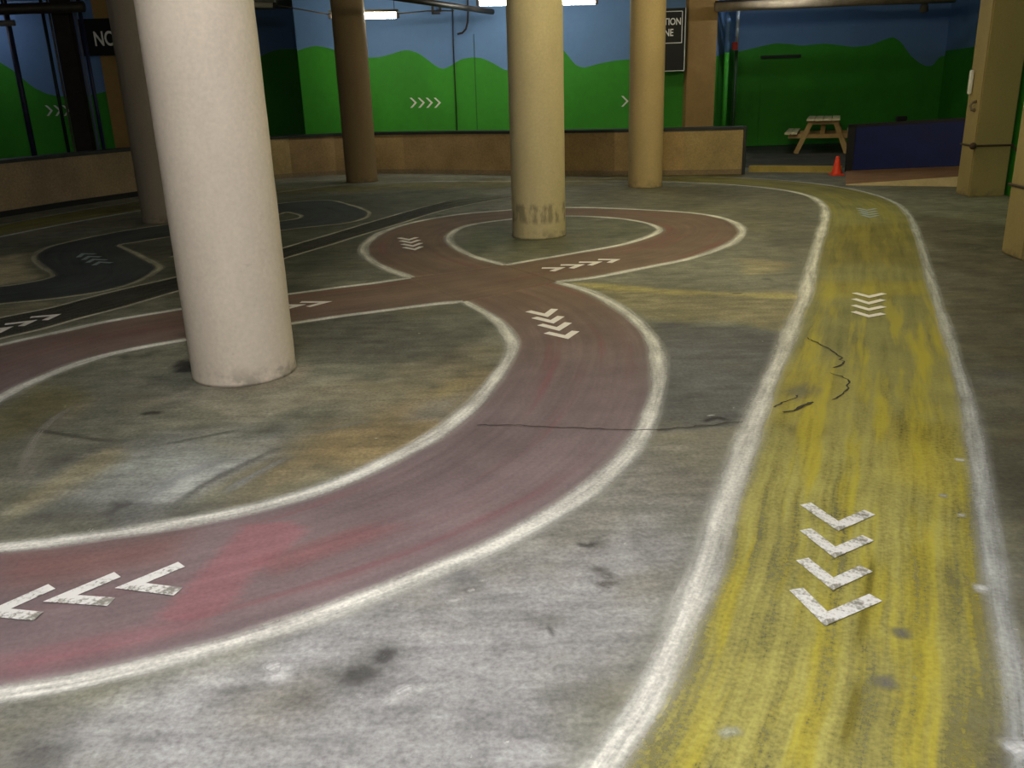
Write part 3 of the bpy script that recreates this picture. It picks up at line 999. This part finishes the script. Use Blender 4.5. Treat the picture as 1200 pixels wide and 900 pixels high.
# white rim right and bottom, thin inner frame round the lettering
hgt = sz1 - sz0
wid = sx1 - sx0
rim = .014
box(bm, (-rim / 2, -.012, hgt / 2), (rim, .006, hgt))
box(bm, (-wid / 2, -.012, rim / 2), (wid, .006, rim))
ix = sx1 - W(799.5, 20, YS)[0]
izb = W(800, 50, YS)[1] - sz0
izt = W(800, 13, YS)[1] - sz0
box(bm, (-ix, -.012, (izb + izt) / 2), (.014, .006, izt - izb))
box(bm, (-ix - (wid - ix) / 2, -.012, izb), (wid - ix, .006, .014))
box(bm, (-ix - (wid - ix) / 2, -.012, izt), (wid - ix, .006, .014))
mesh_obj('border', bm, SIGNW, parent=sg)
lx, lz = W(799 - .8, 28.7, YS)
text_mesh('TION', (W(799, 20.5, YS)[1] - lz) * 1.38, SIGNW, sg, (lx - sx1, -.012, lz - sz0), 'lettering', .80)
lx, lz = W(789, 42, YS)
text_mesh('NE', (W(789, 33.5, YS)[1] - lz) * 1.38, SIGNW, sg, (lx - sx1, -.012, lz - sz0), 'lettering', .80)

YN = 17.85
nx0, nz1 = W(91, 22.5, YN)
nz0 = W(98, 66, YN)[1]
ng = thing('wall_sign', 'black sign with grey letters beside the dim left column', 'sign', (nx0, YN, nz0))
bm = bmesh.new()
box(bm, (.55, 0, (nz1 - nz0) / 2), (1.1, .03, nz1 - nz0), bevel=.004)
mesh_obj('board', bm, SIGNB, parent=ng)
lx, lz = W(118.5, 53.5, YN)
text_mesh('NO', (W(120, 36, YN)[1] - lz) * 1.38, SIGNW, ng, (lx - nx0 + .30, -.017, lz - nz0), 'lettering', .72)

# ------------------------------------------------------------------ barrier
BASE = [(-140, 275), (0, 255), (80, 242), (155, 231), (240, 219), (315, 210.5), (343, 208), (395, 205), (440, 203.5), (475, 203.5), (540, 204), (600, 205), (660, 205.5), (720, 206), (800, 205), (870, 204)]
bw = {p[0]: np.array(G(*p)) for p in BASE}
bar = thing('plywood_barrier', 'long low curved plywood barrier with dark top rail round the back', 'barrier', (*bw[600], 0))
PLY = {k: ply_mat('plywood_' + k, c) for k, c in (('brown', (158, 132, 92)), ('tan', (172, 144, 98)), ('dark', (136, 118, 92)), ('ochre', (165, 143, 98)))}
BH, BT = .80, .14
org = Vector((*bw[600], 0))


def wall_strip(name, keys, z0, z1, off0, off1, mat):
    """A strip of barrier following its plan; off = distance behind the front face."""
    P = np.array([bw[k] for k in keys])
    allk = sorted(bw)
    bm = bmesh.new()
    rows = []
    for k in keys:
        i = allk.index(k)
        a, b = bw[allk[max(0, i - 1)]], bw[allk[min(len(allk) - 1, i + 1)]]
        t = (b - a) / np.linalg.norm(b - a)
        n = np.array([-t[1], t[0]])
        f, r = bw[k] + n * off0, bw[k] + n * off1
        rows.append([bm.verts.new(Vector((q[0], q[1], z)) - org) for q, z in ((f, z0), (f, z1), (r, z1), (r, z0))])
    for a, b in zip(rows[:-1], rows[1:]):
        for i in range(4):
            j = (i + 1) % 4
            bm.faces.new((a[i], b[i], b[j], a[j]))
    bm.faces.new(rows[0])
    bm.faces.new(rows[-1][::-1])
    return mesh_obj(name, bm, mat, parent=bar)


for keys, mk in (([-140, 0], 'dark'), ([0, 80, 155], 'dark'), ([155, 240, 315], 'dark'), ([315, 343], 'ochre'), ([343, 395, 440], 'brown'), ([440, 475], 'tan'),
                 ([475, 540, 600], 'brown'), ([600, 660, 720], 'brown'), ([720, 800], 'tan'), ([800, 870], 'ochre')):
    wall_strip('panel', keys, .085, BH - .05, 0, BT, PLY[mk])
wall_strip('kick_board', [-140, 0, 80, 155, 240, 315], 0, .085, -.01, BT, BLACK)
wall_strip('kick_board', [315, 343, 395, 440, 475, 540, 600, 660, 720, 800, 870], 0, .085, -.004, BT, PLY['dark'])
wall_strip('top_rail', sorted(bw), BH - .05, BH, -.02, BT + .16, DARKRAIL)
# dark end cap
e = bw[870]
t = (bw[870] - bw[800]) / np.linalg.norm(bw[870] - bw[800])
bm = bmesh.new()
beam(bm, Vector((e[0] + t[0] * .025, e[1] + t[1] * .025, 0)) - org + Vector((0, BT / 2 + .02, 0)), Vector((e[0] + t[0] * .025, e[1] + t[1] * .025, BH)) - org + Vector((0, BT / 2 + .02, 0)), .05, BT + .2, up=(-t[1], t[0], 0))
mesh_obj('end_post', bm, DARKRAIL, parent=bar)


# ------------------------------------------------------------------ round columns
def round_column(x, y, r, mat, label):
    bm = bmesh.new()
    pr = [(r * 1.012, 0), (r * 1.006, .02), (r, .05)] + [(r * (1 + .003 * math.sin(k * 2.1)), .05 + k * (H_CEIL - .05) / 24) for k in range(1, 25)]
    lathe(bm, pr, seg=64)
    o = mesh_obj('round_column', bm, mat, smooth=True, loc=(x, y, 0))
    return tag(o, label, 'column', 'round concrete columns')


CREAM = column_mat('cream_column_paint', (202, 191, 174))
OLIVE = column_mat('tan_column_paint', (186, 172, 130), .2, .34, .5)
OLIVE2 = column_mat('tan_column_paint_far', (176, 154, 108))
GREYC = column_mat('grey_column_paint', (150, 138, 122))
BROWNC = column_mat('brown_column_paint', (140, 118, 84))
round_column(-1.625, 5.12, .305, CREAM, 'large cream round column in the foreground, inside the red bend')
round_column(.36, 9.86, .295, OLIVE, 'tan round column with black scuffs standing inside the red loop')
round_column(-4.64, 12.12, .30, GREYC, 'dim grey round column at left, partly behind the cream one')
round_column(-2.66, 16.72, .29, BROWNC, 'brown round column in front of the barrier, left of the wall arrows')
round_column(2.24, 14.36, .27, OLIVE2, 'tan round column at right rear in front of the black sign')

# ------------------------------------------------------------------ square pillars at right, rope between
def square_pillar(c, s, rz, label, z1=H_CEIL):
    bm = bmesh.new()
    box(bm, (0, 0, z1 / 2), (s[0], s[1], z1), bevel=.015)
    o = mesh_obj('square_pillar', bm, TANP, loc=(c[0], c[1], 0))
    o.rotation_euler = (0, 0, rz)
    return tag(o, label, 'pillar')


TANP = column_mat('tan_square_pillar_paint', (146, 130, 84))


def corner_pillar(fl, face_dir, w, dep, label):
    """Pillar whose front-left foot is at fl; face_dir = plan direction of the front face."""
    f = Vector((*face_dir, 0)).normalized()
    n = Vector((-f.y, f.x, 0))
    c = Vector((*fl, 0)) + f * w / 2 + n * dep / 2
    return square_pillar((c.x, c.y), (w, dep), math.atan2(f.y, f.x), label), f, n


c1 = G(1134, 231)
p1, f1, n1 = corner_pillar(c1, (1, -.08), .47, .40, 'tan square pillar standing beside the blue ramp at the right wall')
c2 = G(1197, 306)
p2, f2, n2 = corner_pillar(c2, (1, -.08), .47, .40, 'tan square pillar cut by the right edge of the frame')
# rope wraps and the span between the pillars
C1, C2 = Vector((*c1, 0)), Vector((*c2, 0))
rp = thing('rope', 'dark rope tied round both tan square pillars at knee height', 'rope', (C1.x, C1.y, 0))
r = .012
z1_, z2_ = .66, .62


def loop_pts(C, f, n, w, d, z, r):
    q = [C - f * r - n * r, C + f * (w + r) - n * r, C + f * (w + r) + n * (d + r), C - f * r + n * (d + r), C - f * r - n * r]
    return [p + Vector((0, 0, z)) for p in q]


bm = bmesh.new()
tube(bm, [p - C1 for p in loop_pts(C1, f1, n1, .47, .40, z1_, r)], r, 8)
mesh_obj('pillar_wrap', bm, ROPE, parent=rp)
bm = bmesh.new()
tube(bm, [p - C1 for p in loop_pts(C2, f2, n2, .47, .40, z2_, r * 1.0)], r * 1.0, 8)
mesh_obj('pillar_wrap', bm, ROPE, parent=rp)
bm = bmesh.new()
bmesh.ops.create_icosphere(bm, subdivisions=2, radius=.045)
mesh_obj('knot', bm, ROPE, parent=rp, smooth=True).location = (-.03, -.02, z1_)
bm = bmesh.new()
bmesh.ops.create_icosphere(bm, subdivisions=2, radius=.035)
mesh_obj('knot', bm, ROPE, parent=rp, smooth=True).location = (C2 - C1) + Vector((-.02, -.02, z2_))
a = C1 + f1 * .49 + Vector((0, 0, z1_ - .02))
b = C2 + f2 * .49 + n2 * .3 + Vector((0, 0, z2_))
bm = bmesh.new()
tube(bm, [a.lerp(b, k / 12) - C1 + Vector((0, 0, -.10 * math.sin(math.pi * k / 12))) for k in range(13)], r, 8)
mesh_obj('span', bm, ROPE, parent=rp)
# small white box and hook on the pillar's left face
bm = bmesh.new()
box(bm, (0, 0, 0), (.04, .06, .3), bevel=.008)
o = mesh_obj('switch_box', bm, WHITE, loc=tuple(C1 + n1 * .3 - f1 * .03 + Vector((0, 0, 1.45))))
o.rotation_euler = (0, 0, math.atan2(f1.y, f1.x))
tag(o, 'narrow white box fixed to the left face of the tan square pillar', 'switch box')
bm = bmesh.new()
tube(bm, [(0, 0, .05), (-.05, 0, .04), (-.07, 0, 0), (-.05, 0, -.05), (0, 0, -.06)], .02, 8)
o = mesh_obj('wall_hook', bm, DUSTM, loc=tuple(C1 + n1 * .12 - f1 * .0 + Vector((0, 0, 1.16))), smooth=True)
o.rotation_euler = (0, 0, math.atan2(f1.y, f1.x))
tag(o, 'small tan hook on the left face of the square pillar, below the white box', 'hook')

# ------------------------------------------------------------------ ramp with blue side board
rf0, rf1 = np.array(G(991, 217)), np.array(G(1123, 208, .13))
rb0, rb1 = np.array(G(991, 201.5)), np.array(G(1125, 194.5, .15))
ext = 1.0
rf1 = rf0 + (rf1 - rf0) * ext
rb1 = rb0 + (rb1 - rb0) * ext
rz = .14
ramp = thing('wooden_ramp', 'low brown wooden ramp with pale front edge and tall blue side board', 'ramp', (*rf0, 0))
o3 = Vector((*rf0, 0))


def prism(name, low, top, mat, parent, org):
    """Solid from matching lists of base and top plan points with heights."""
    bm = bmesh.new()
    lo = [bm.verts.new(Vector(p) - org) for p in low]
    hi = [bm.verts.new(Vector(p) - org) for p in top]
    n = len(lo)
    bm.faces.new(hi)
    bm.faces.new(lo[::-1])
    for i in range(n):
        j = (i + 1) % n
        bm.faces.new((lo[i], lo[j], hi[j], hi[i]))
    return mesh_obj(name, bm, mat, parent=parent)


inn = (rb0 - rf0) / np.linalg.norm(rb0 - rf0) * .035
prism('front_edge', [(*rf0, 0), (*rf1, 0), (*(rf1 + inn), 0), (*(rf0 + inn), 0)], [(*rf0, .012), (*rf1, rz), (*(rf1 + inn), rz), (*(rf0 + inn), .012)], BEIGEB, ramp, o3)
prism('deck', [(*(rf0 + inn), 0), (*(rf1 + inn), 0), (*rb1, 0), (*rb0, 0)], [(*(rf0 + inn), .014), (*(rf1 + inn), rz), (*rb1, rz + .01), (*rb0, .02)], BROWNB, ramp, o3)
bd = (rb1 - rb0) / np.linalg.norm(rb1 - rb0)
bn = np.array([-bd[1], bd[0]])
if bn[1] < 0:
    bn = -bn
zt0, zt1 = W(992, 146, rb0[1])[1], W(1133, 137, rb1[1])[1]
q0, q1 = rb0 + bn * .005, rb1 + bd * .12 + bn * .005
th = bn * .06
prism('side_board', [(*q0, 0), (*q1, 0), (*(q1 + th), 0), (*(q0 + th), 0)], [(*q0, zt0 - .05), (*q1, zt1 - .05), (*(q1 + th), zt1 - .05), (*(q0 + th), zt0 - .05)], BLUEP, ramp, o3)
prism('top_rail', [(*(q0 - bn * .015), zt0 - .05), (*(q1 - bn * .015), zt1 - .05), (*(q1 + th * 1.3), zt1 - .05), (*(q0 + th * 1.3), zt0 - .05)],
      [(*(q0 - bn * .015), zt0), (*(q1 - bn * .015), zt1), (*(q1 + th * 1.3), zt1), (*(q0 + th * 1.3), zt0)], BLACK, ramp, o3)
e0, e1 = q0 - bn * .015, q0 + bd * .11 - bn * .015
prism('end_post', [(*(e0 - bd * .02), 0), (*e1, 0), (*(e1 + th * 1.5), 0), (*(e0 - bd * .02 + th * 1.5), 0)], [(*(e0 - bd * .02), zt0), (*e1, zt0), (*(e1 + th * 1.5), zt0), (*(e0 - bd * .02 + th * 1.5), zt0)], BLACK, ramp, o3)
# small dark block seen over the board
k0 = q0 + (q1 - q0) * .42 + th
bm = bmesh.new()
box(bm, (0, 0, .04), (.16, .1, .08), bevel=.01)
zk = zt0 + (zt1 - zt0) * .42
mesh_obj('block', bm, BLACK, parent=ramp).location = Vector((*k0, zk)) - o3

# kerb plank across the recess mouth
ka_, kb_ = np.array(G(874, 203)), np.array(G(986, 204.5))
ka_ += np.array([.13, .22])
kb_ += np.array([.1, .30])
bm = bmesh.new()
beam(bm, (*ka_, .05), (*kb_, .05), .09, .10)
tag(mesh_obj('kerb_plank', bm, plain('yellowed_kerb_plank', (168, 148, 78), .75, .2, 4)), 'low yellowish plank lying across the opening between barrier end and blue board', 'kerb')

# ------------------------------------------------------------------ traffic cone
cx, cy = G(980, 205)
cone = thing('traffic_cone', 'small orange traffic cone in front of the kerb plank by the blue board', 'traffic cone', (cx, cy, 0))
bm = bmesh.new()
box(bm, (0, 0, .012), (.21, .21, .024), bevel=.008)
mesh_obj('base', bm, CONE, parent=cone)
bm = bmesh.new()
lathe(bm, [(.085, .024), (.08, .035), (.03, .29), (.024, .305), (.012, .306)], seg=24)
mesh_obj('body', bm, CONE, parent=cone, smooth=True)

# ------------------------------------------------------------------ picnic table
TZ = .72
pt = thing('picnic_table', 'pale wooden picnic table with A-frame legs in the dark recess', 'picnic table', (7.03, 20.05, 0), math.radians(-20))
LEN = 1.75
for i in range(4):
    bm = bmesh.new()
    box(bm, (-.255 + i * .17, 0, TZ - .02), (.16, LEN, .04), bevel=.006)
    mesh_obj('top_board', bm, WOODTOP, parent=pt)
for s in (-1, 1):
    for k in (0, 1):
        bm = bmesh.new()
        box(bm, (s * (.57 + k * .135), 0, .43), (.125, LEN, .04), bevel=.006)
        mesh_obj('seat_board', bm, WOODTOP, parent=pt)
for e in (-1, 1):
    y = e * (LEN / 2 - .22)
    for s in (-1, 1):
        bm = bmesh.new()
        beam(bm, (s * .24, y, TZ - .045), (s * .52, y, .0), .04, .10, up=(1, 0, 0))
        mesh_obj('leg', bm, WOOD, parent=pt)
    bm = bmesh.new()
    box(bm, (0, y - e * .045, .36), (1.4, .04, .09), bevel=.006)
    mesh_obj('seat_bearer', bm, WOOD, parent=pt)
    bm = bmesh.new()
    box(bm, (0, y - e * .045, TZ - .08), (.62, .04, .08), bevel=.006)
    mesh_obj('top_bearer', bm, WOOD, parent=pt)
    bm = bmesh.new()
    beam(bm, (0, y - e * .07, .38), (0, y - e * .5, TZ - .05), .09, .035)
    mesh_obj('brace', bm, WOOD, parent=pt)

# ------------------------------------------------------------------ lamps
TUBE_ON = emit('lit_fluorescent_tube', (255, 250, 234), 46)
TUBE_OFF = plain('unlit_tube_glass', (170, 165, 150), .4, .05)


def tube_light(pa, pb, label, on=True, strength=None, dia=.05, mat=None, wires=True, housing=True):
    a, b = Vector(pa), Vector(pb)
    c = (a + b) / 2
    wires = wires and H_CEIL - c.z > .12
    t = thing('tube_light', label, 'ceiling light', tuple(c), 0, 'fluorescent tube lights')
    bm = bmesh.new()
    tube(bm, [a - c, b - c], dia, 14)
    mesh_obj('tube', bm, mat or (TUBE_ON if on else TUBE_OFF), parent=t)
    d = (b - a).normalized()
    if housing:
        bm = bmesh.new()
        up = Vector((0, 0, dia + .028))
        beam(bm, a - c + up - d * .05, b - c + up + d * .05, .11, .045)
        mesh_obj('housing', bm, GREYM, parent=t)
    for e, s in ((a, -1), (b, 1)):
        bm = bmesh.new()
        beam(bm, e - c, e - c + d * s * .06, .05, dia * 2.0)
        mesh_obj('end_cap', bm, DARKM, parent=t)
    if wires:
        for e in (a.lerp(b, .02), a.lerp(b, .98)):
            bm = bmesh.new()
            tube(bm, [e - c + Vector((0, 0, dia)), Vector((e.x - c.x, e.y - c.y, H_CEIL - c.z))], .006, 6)
            mesh_obj('hanger_wire', bm, DARKM, parent=t)
    return t


def at(px, py, Y):
    x, z = W(px, py, Y)
    return (x, Y, z)


lamp_a = tube_light(at(389, 19, 17.3), at(464, 18, 17.3), 'lit tube light hanging behind the brown column near the back mural')
def feed_cable(lamp, pts):
    bm = bmesh.new()
    tube(bm, [Vector(p) - lamp.location for p in pts], .011, 8)
    mesh_obj('feed_cable', bm, DUSTM, parent=lamp, smooth=True)


feed_cable(lamp_a, [at(386, 17, 17.3), at(327, 6.5, 17.3)])
feed_cable(lamp_a, [at(467, 16, 17.3), at(500, 13, 17.3), at(532, 12.5, 17.3)])
tube_light(at(562, 3.2, 17.3), at(625, 2.6, 17.3), 'lit tube light at the top edge, left of the scuffed column')
tube_light(at(634, 2.4, 17.3), at(697, 1.8, 17.3), 'lit tube light at the top edge, right of the scuffed column')
tube_light(at(250, 3, 17.3), at(320, 6.5, 17.3), 'unlit tube light at the top edge, right of the cream column', on=False)
# lamps overhead, above the picture, that light the near half of the room
TUBE_WARM = emit('warm_fluorescent_tube', (255, 242, 196), 142)
TUBE_NEAR = emit('neutral_fluorescent_tube', (255, 251, 250), 300)
tube_light((2.6, 11.2, 3.2), (3.9, 11.2, 3.2), 'lit tube light on the ceiling over the far end of the yellow lane', mat=TUBE_WARM, dia=.04)
tube_light((.9, 7.2, 3.2), (2.2, 7.2, 3.2), 'lit tube light on the ceiling over the middle of the yellow lane', mat=TUBE_WARM, dia=.04)
tube_light((-1.3, 1.2, 3.2), (.2, 1.2, 3.2), 'lit tube light on the ceiling above the near end of the tracks', mat=TUBE_NEAR, dia=.045)
TUBE_FILL_LEFT = emit('left_fill_tube', (235, 240, 255), 21)
tube_light((-10.6, 17.2, 3.319), (-9.4, 17.2, 3.319), 'added dim tube light above the far left corner, out of view', mat=TUBE_FILL_LEFT, dia=.03)  # added fill tube, unseen, lifts the dim left mural
TUBE_FILL_RECESS = emit('recess_fill_tube', (240, 248, 255), 90)
tube_light((5.0, 18.2, 3.319), (5.9, 18.2, 3.319), 'added tube light over the mouth of the dark recess, out of view', mat=TUBE_FILL_RECESS, dia=.03, wires=False)  # added fill tube, unseen, brightens the recess side wall
# the camera's own flash
fl = bpy.data.lights.new('camera_flash', 'POINT')
fl.energy = 55
fl.color = (1.0, .96, .94)
fl.shadow_soft_size = .03
flo = bpy.data.objects.new('camera_flash', fl)
COL.objects.link(flo)
flo.location = (.08, .02, CAM_H + .06)


# ------------------------------------------------------------------ pipes
def pipe(pts, r, mat, label, name='pipe', cat='pipe', seg=12, group=None, hang=()):
    c = Vector(pts[0])
    bm = bmesh.new()
    tube(bm, [Vector(p) - c for p in pts], r, seg)
    o = tag(mesh_obj(name, bm, mat, loc=tuple(c), smooth=True), label, cat, group)
    for k in hang:
        q = Vector(pts[0]).lerp(Vector(pts[1]), k)
        bm = bmesh.new()
        tube(bm, [q - c + Vector((0, 0, r * .8)), q - c + Vector((0, 0, H_CEIL - q.z))], .01, 6)
        mesh_obj('hanger_rod', bm, DARKM, parent=o)
    return o


pz = 2.95
g1, g2 = G(430, -8, pz), G(577, 14, pz)
pp = pipe([(*g1, pz), (*g2, pz)], .05, DARKM, 'dark sprinkler pipe running under the ceiling towards the back mural')
for k in (.35, .85):
    q = Vector((*g1, pz)).lerp(Vector((*g2, pz)), k)
    bm = bmesh.new()
    tube(bm, [q - Vector((*g1, pz)) + Vector((0, 0, .04)), q - Vector((*g1, pz)) + Vector((0, 0, H_CEIL - pz))], .012, 6)
    mesh_obj('hanger_rod', bm, DARKM, parent=pp)
# wall conduit and joint
pipe([at(530, 8, YA - .03), at(531.5, 60, YA - .03), (at(533, 100, YA)[0], YA - .03, 0)], .011, DARKM, 'thin dark conduit running down the bright back mural', 'conduit', 'pipe')
pipe([at(555, 40, YA - .008), (at(557, 100, YA)[0], YA - .008, 0)], .006, plain('faint_joint', (50, 96, 52), .7, .1), 'faint vertical joint strip on the mural right of the conduit', 'joint_strip', 'joint strip')
jp = [(at(548, -6, YA - .12)[0], YA - .12, H_CEIL + .03), at(548, -6, YA - .12), at(548.5, 14, YA - .12), at(548, 26, YA - .12), at(546, 34, YA - .12), at(542, 38.5, YA - .12), at(536, 40, YA - .12)]
pipe(jp, .02, DARKM, 'hooked dark drop pipe ending in an elbow on the back mural', 'drop_pipe', 'pipe')
bm = bmesh.new()
x, z = W(507, 12, YA - .15)
box(bm, (0, 0, 0), (.05, .05, .16), bevel=.008)
box(bm, (0, 0, (H_CEIL - z) / 2 + .015), (.02, .02, H_CEIL - z + .03))
box(bm, (.07, 0, -.06), (.16, .05, .04), bevel=.008)
box(bm, (.15, .04, .02), (.05, .06, .1), bevel=.008)
tag(mesh_obj('pipe_bracket', bm, DARKM, loc=(x, YA - .15, z)), 'small dark bracket under the ceiling left of the hooked drop pipe', 'bracket')

# horizontal dusty pipe and spot in the recess mouth
pa, pb = at(838, 8.5, 18.8), at(1005, 1.5, 18.8)
pipe([pa, pb, (9.0, 18.8, pb[2])], .085, DUSTM, 'thick dusty pipe crossing the top of the dark recess', hang=(.2, .9))
pipe([at(838, 3.5, 18.95), at(1005, -4, 18.95)], .04, DARKM, 'thin dark pipe just above the thick dusty one', hang=(.1, .8))
x, y, z = at(1083, 8, 20.5)
sp = thing('spot_lamp', 'small brown spot lamp hanging from the ceiling over the recess', 'lamp', (x, y, z))
bm = bmesh.new()
lathe(bm, [(.035, -.12), (.085, -.1), (.09, .0), (.06, .06), (.03, .07)], seg=20)
mesh_obj('shade', bm, DUSTM, parent=sp, smooth=True)
bm = bmesh.new()
tube(bm, [(0, 0, .05), (0, 0, H_CEIL - z)], .014, 8)
mesh_obj('stem', bm, DARKM, parent=sp)

# pipes in the corner beside the tan pier (painted with the mural)
def two_tone_pipe(x, y, r, zs, label, mats=(SKY, HILL)):
    c = Vector((x, y, 0))
    p = thing('wall_pipe', label, 'pipe', (x, y, 0), 0)
    for nm, a, b, m in (('painted_top', zs, H_CEIL, mats[0]), ('painted_foot', 0, zs, mats[1])):
        bm = bmesh.new()
        tube(bm, [(0, 0, a), (0, 0, b)], r, 14)
        mesh_obj(nm, bm, m, parent=p, smooth=True)
    return p


x, y = W(851, 80, 19.5)[0], 19.5
two_tone_pipe(x, y, .05, 2.1, 'blue and green painted pipe just right of the tan back pier')
x = W(862, 80, 19.9)[0]
two_tone_pipe(x, 19.9, .035, 2.15, 'dark riser pipe with a red box at the recess corner', (plain('pale_riser', (160, 170, 176), .5, .1), plain('dark_riser', (40, 60, 38), .6, .1)))
bm = bmesh.new()
xx, zz = W(861, 54, 19.83)
box(bm, (0, 0, 0), (.11, .06, .16), bevel=.012)
tag(mesh_obj('alarm_box', bm, plain('red_box', (170, 50, 36), .5, .1), loc=(xx, 19.83, zz)), 'small red box on the riser pipe at the recess corner', 'alarm box')

# left corner: steel post, conduits, ducts
YP = 17.2
xc, _ = W(86, 90, YP)
post = thing('steel_post', 'dark steel I-shaped post against the dim left mural', 'post', (xc, YP, 0))
bm = bmesh.new()
box(bm, (0, -.09, H_CEIL / 2), (.30, .02, H_CEIL), bevel=.004)
mesh_obj('flange', bm, DARKM, parent=post)
bm = bmesh.new()
box(bm, (0, .09, H_CEIL / 2), (.30, .02, H_CEIL), bevel=.004)
mesh_obj('flange', bm, DARKM, parent=post)
bm = bmesh.new()
box(bm, (0, 0, H_CEIL / 2), (.02, .16, H_CEIL), bevel=.003)
mesh_obj('web', bm, DARKM, parent=post)
BLUEPIPE = plain('blue_grey_pipe', (96, 108, 140), .5, .15)
for px, r, m, lab in ((22, .05, plain('navy_pipe', (30, 34, 60), .5, .2), 'dark vertical pipe farthest left on the dim mural'),
                      (64, .03, plain('dark_green_pipe', (20, 34, 34), .5, .2), 'thin dark pipe just left of the steel post'),
                      (71.5, .018, plain('post_edge_strip', (108, 104, 84), .6, .2), 'thin pale strip standing for the lighter left edge of the steel post'),  # added strip in place of the post's lighter left edge
                      (101, .028, BLUEPIPE, 'pale blue grey pipe just right of the steel post'),
                      (107, .035, plain('navy_pipe_right', (34, 40, 74), .5, .2), 'dark blue pipe left of the dim black sign')):
    x = W(px, 90, YP + .1)[0]
    pipe([(x, YP + .1, .0), (x, YP + .1, H_CEIL)], r, m, lab)
pipe([(-14, 16.6, 3.12), (-7.2, 16.6, 3.12)], .09, DARKM, 'upper dark duct pipe crossing above the dim left mural', hang=(.2, .5, .8))
pipe([(-14, 16.9, 2.92), (-8.6, 16.9, 2.92)], .05, plain('grey_duct', (90, 88, 92), .5, .2), 'lower thin grey pipe crossing above the dim left mural', hang=(.3, .9))

# ------------------------------------------------------------------ world and view
w = bpy.data.worlds.new('dim_room')
SC.world = w
w.use_nodes = True
bg = w.node_tree.nodes['Background']
bg.inputs[0].default_value = (.9, 1.0, .85, 1)
bg.inputs[1].default_value = .06
SC.view_settings.view_transform = 'Standard'
SC.view_settings.look = 'None'
SC.view_settings.gamma = 1
SC.view_settings.exposure = 0.0
SC.view_settings.use_curve_mapping = False
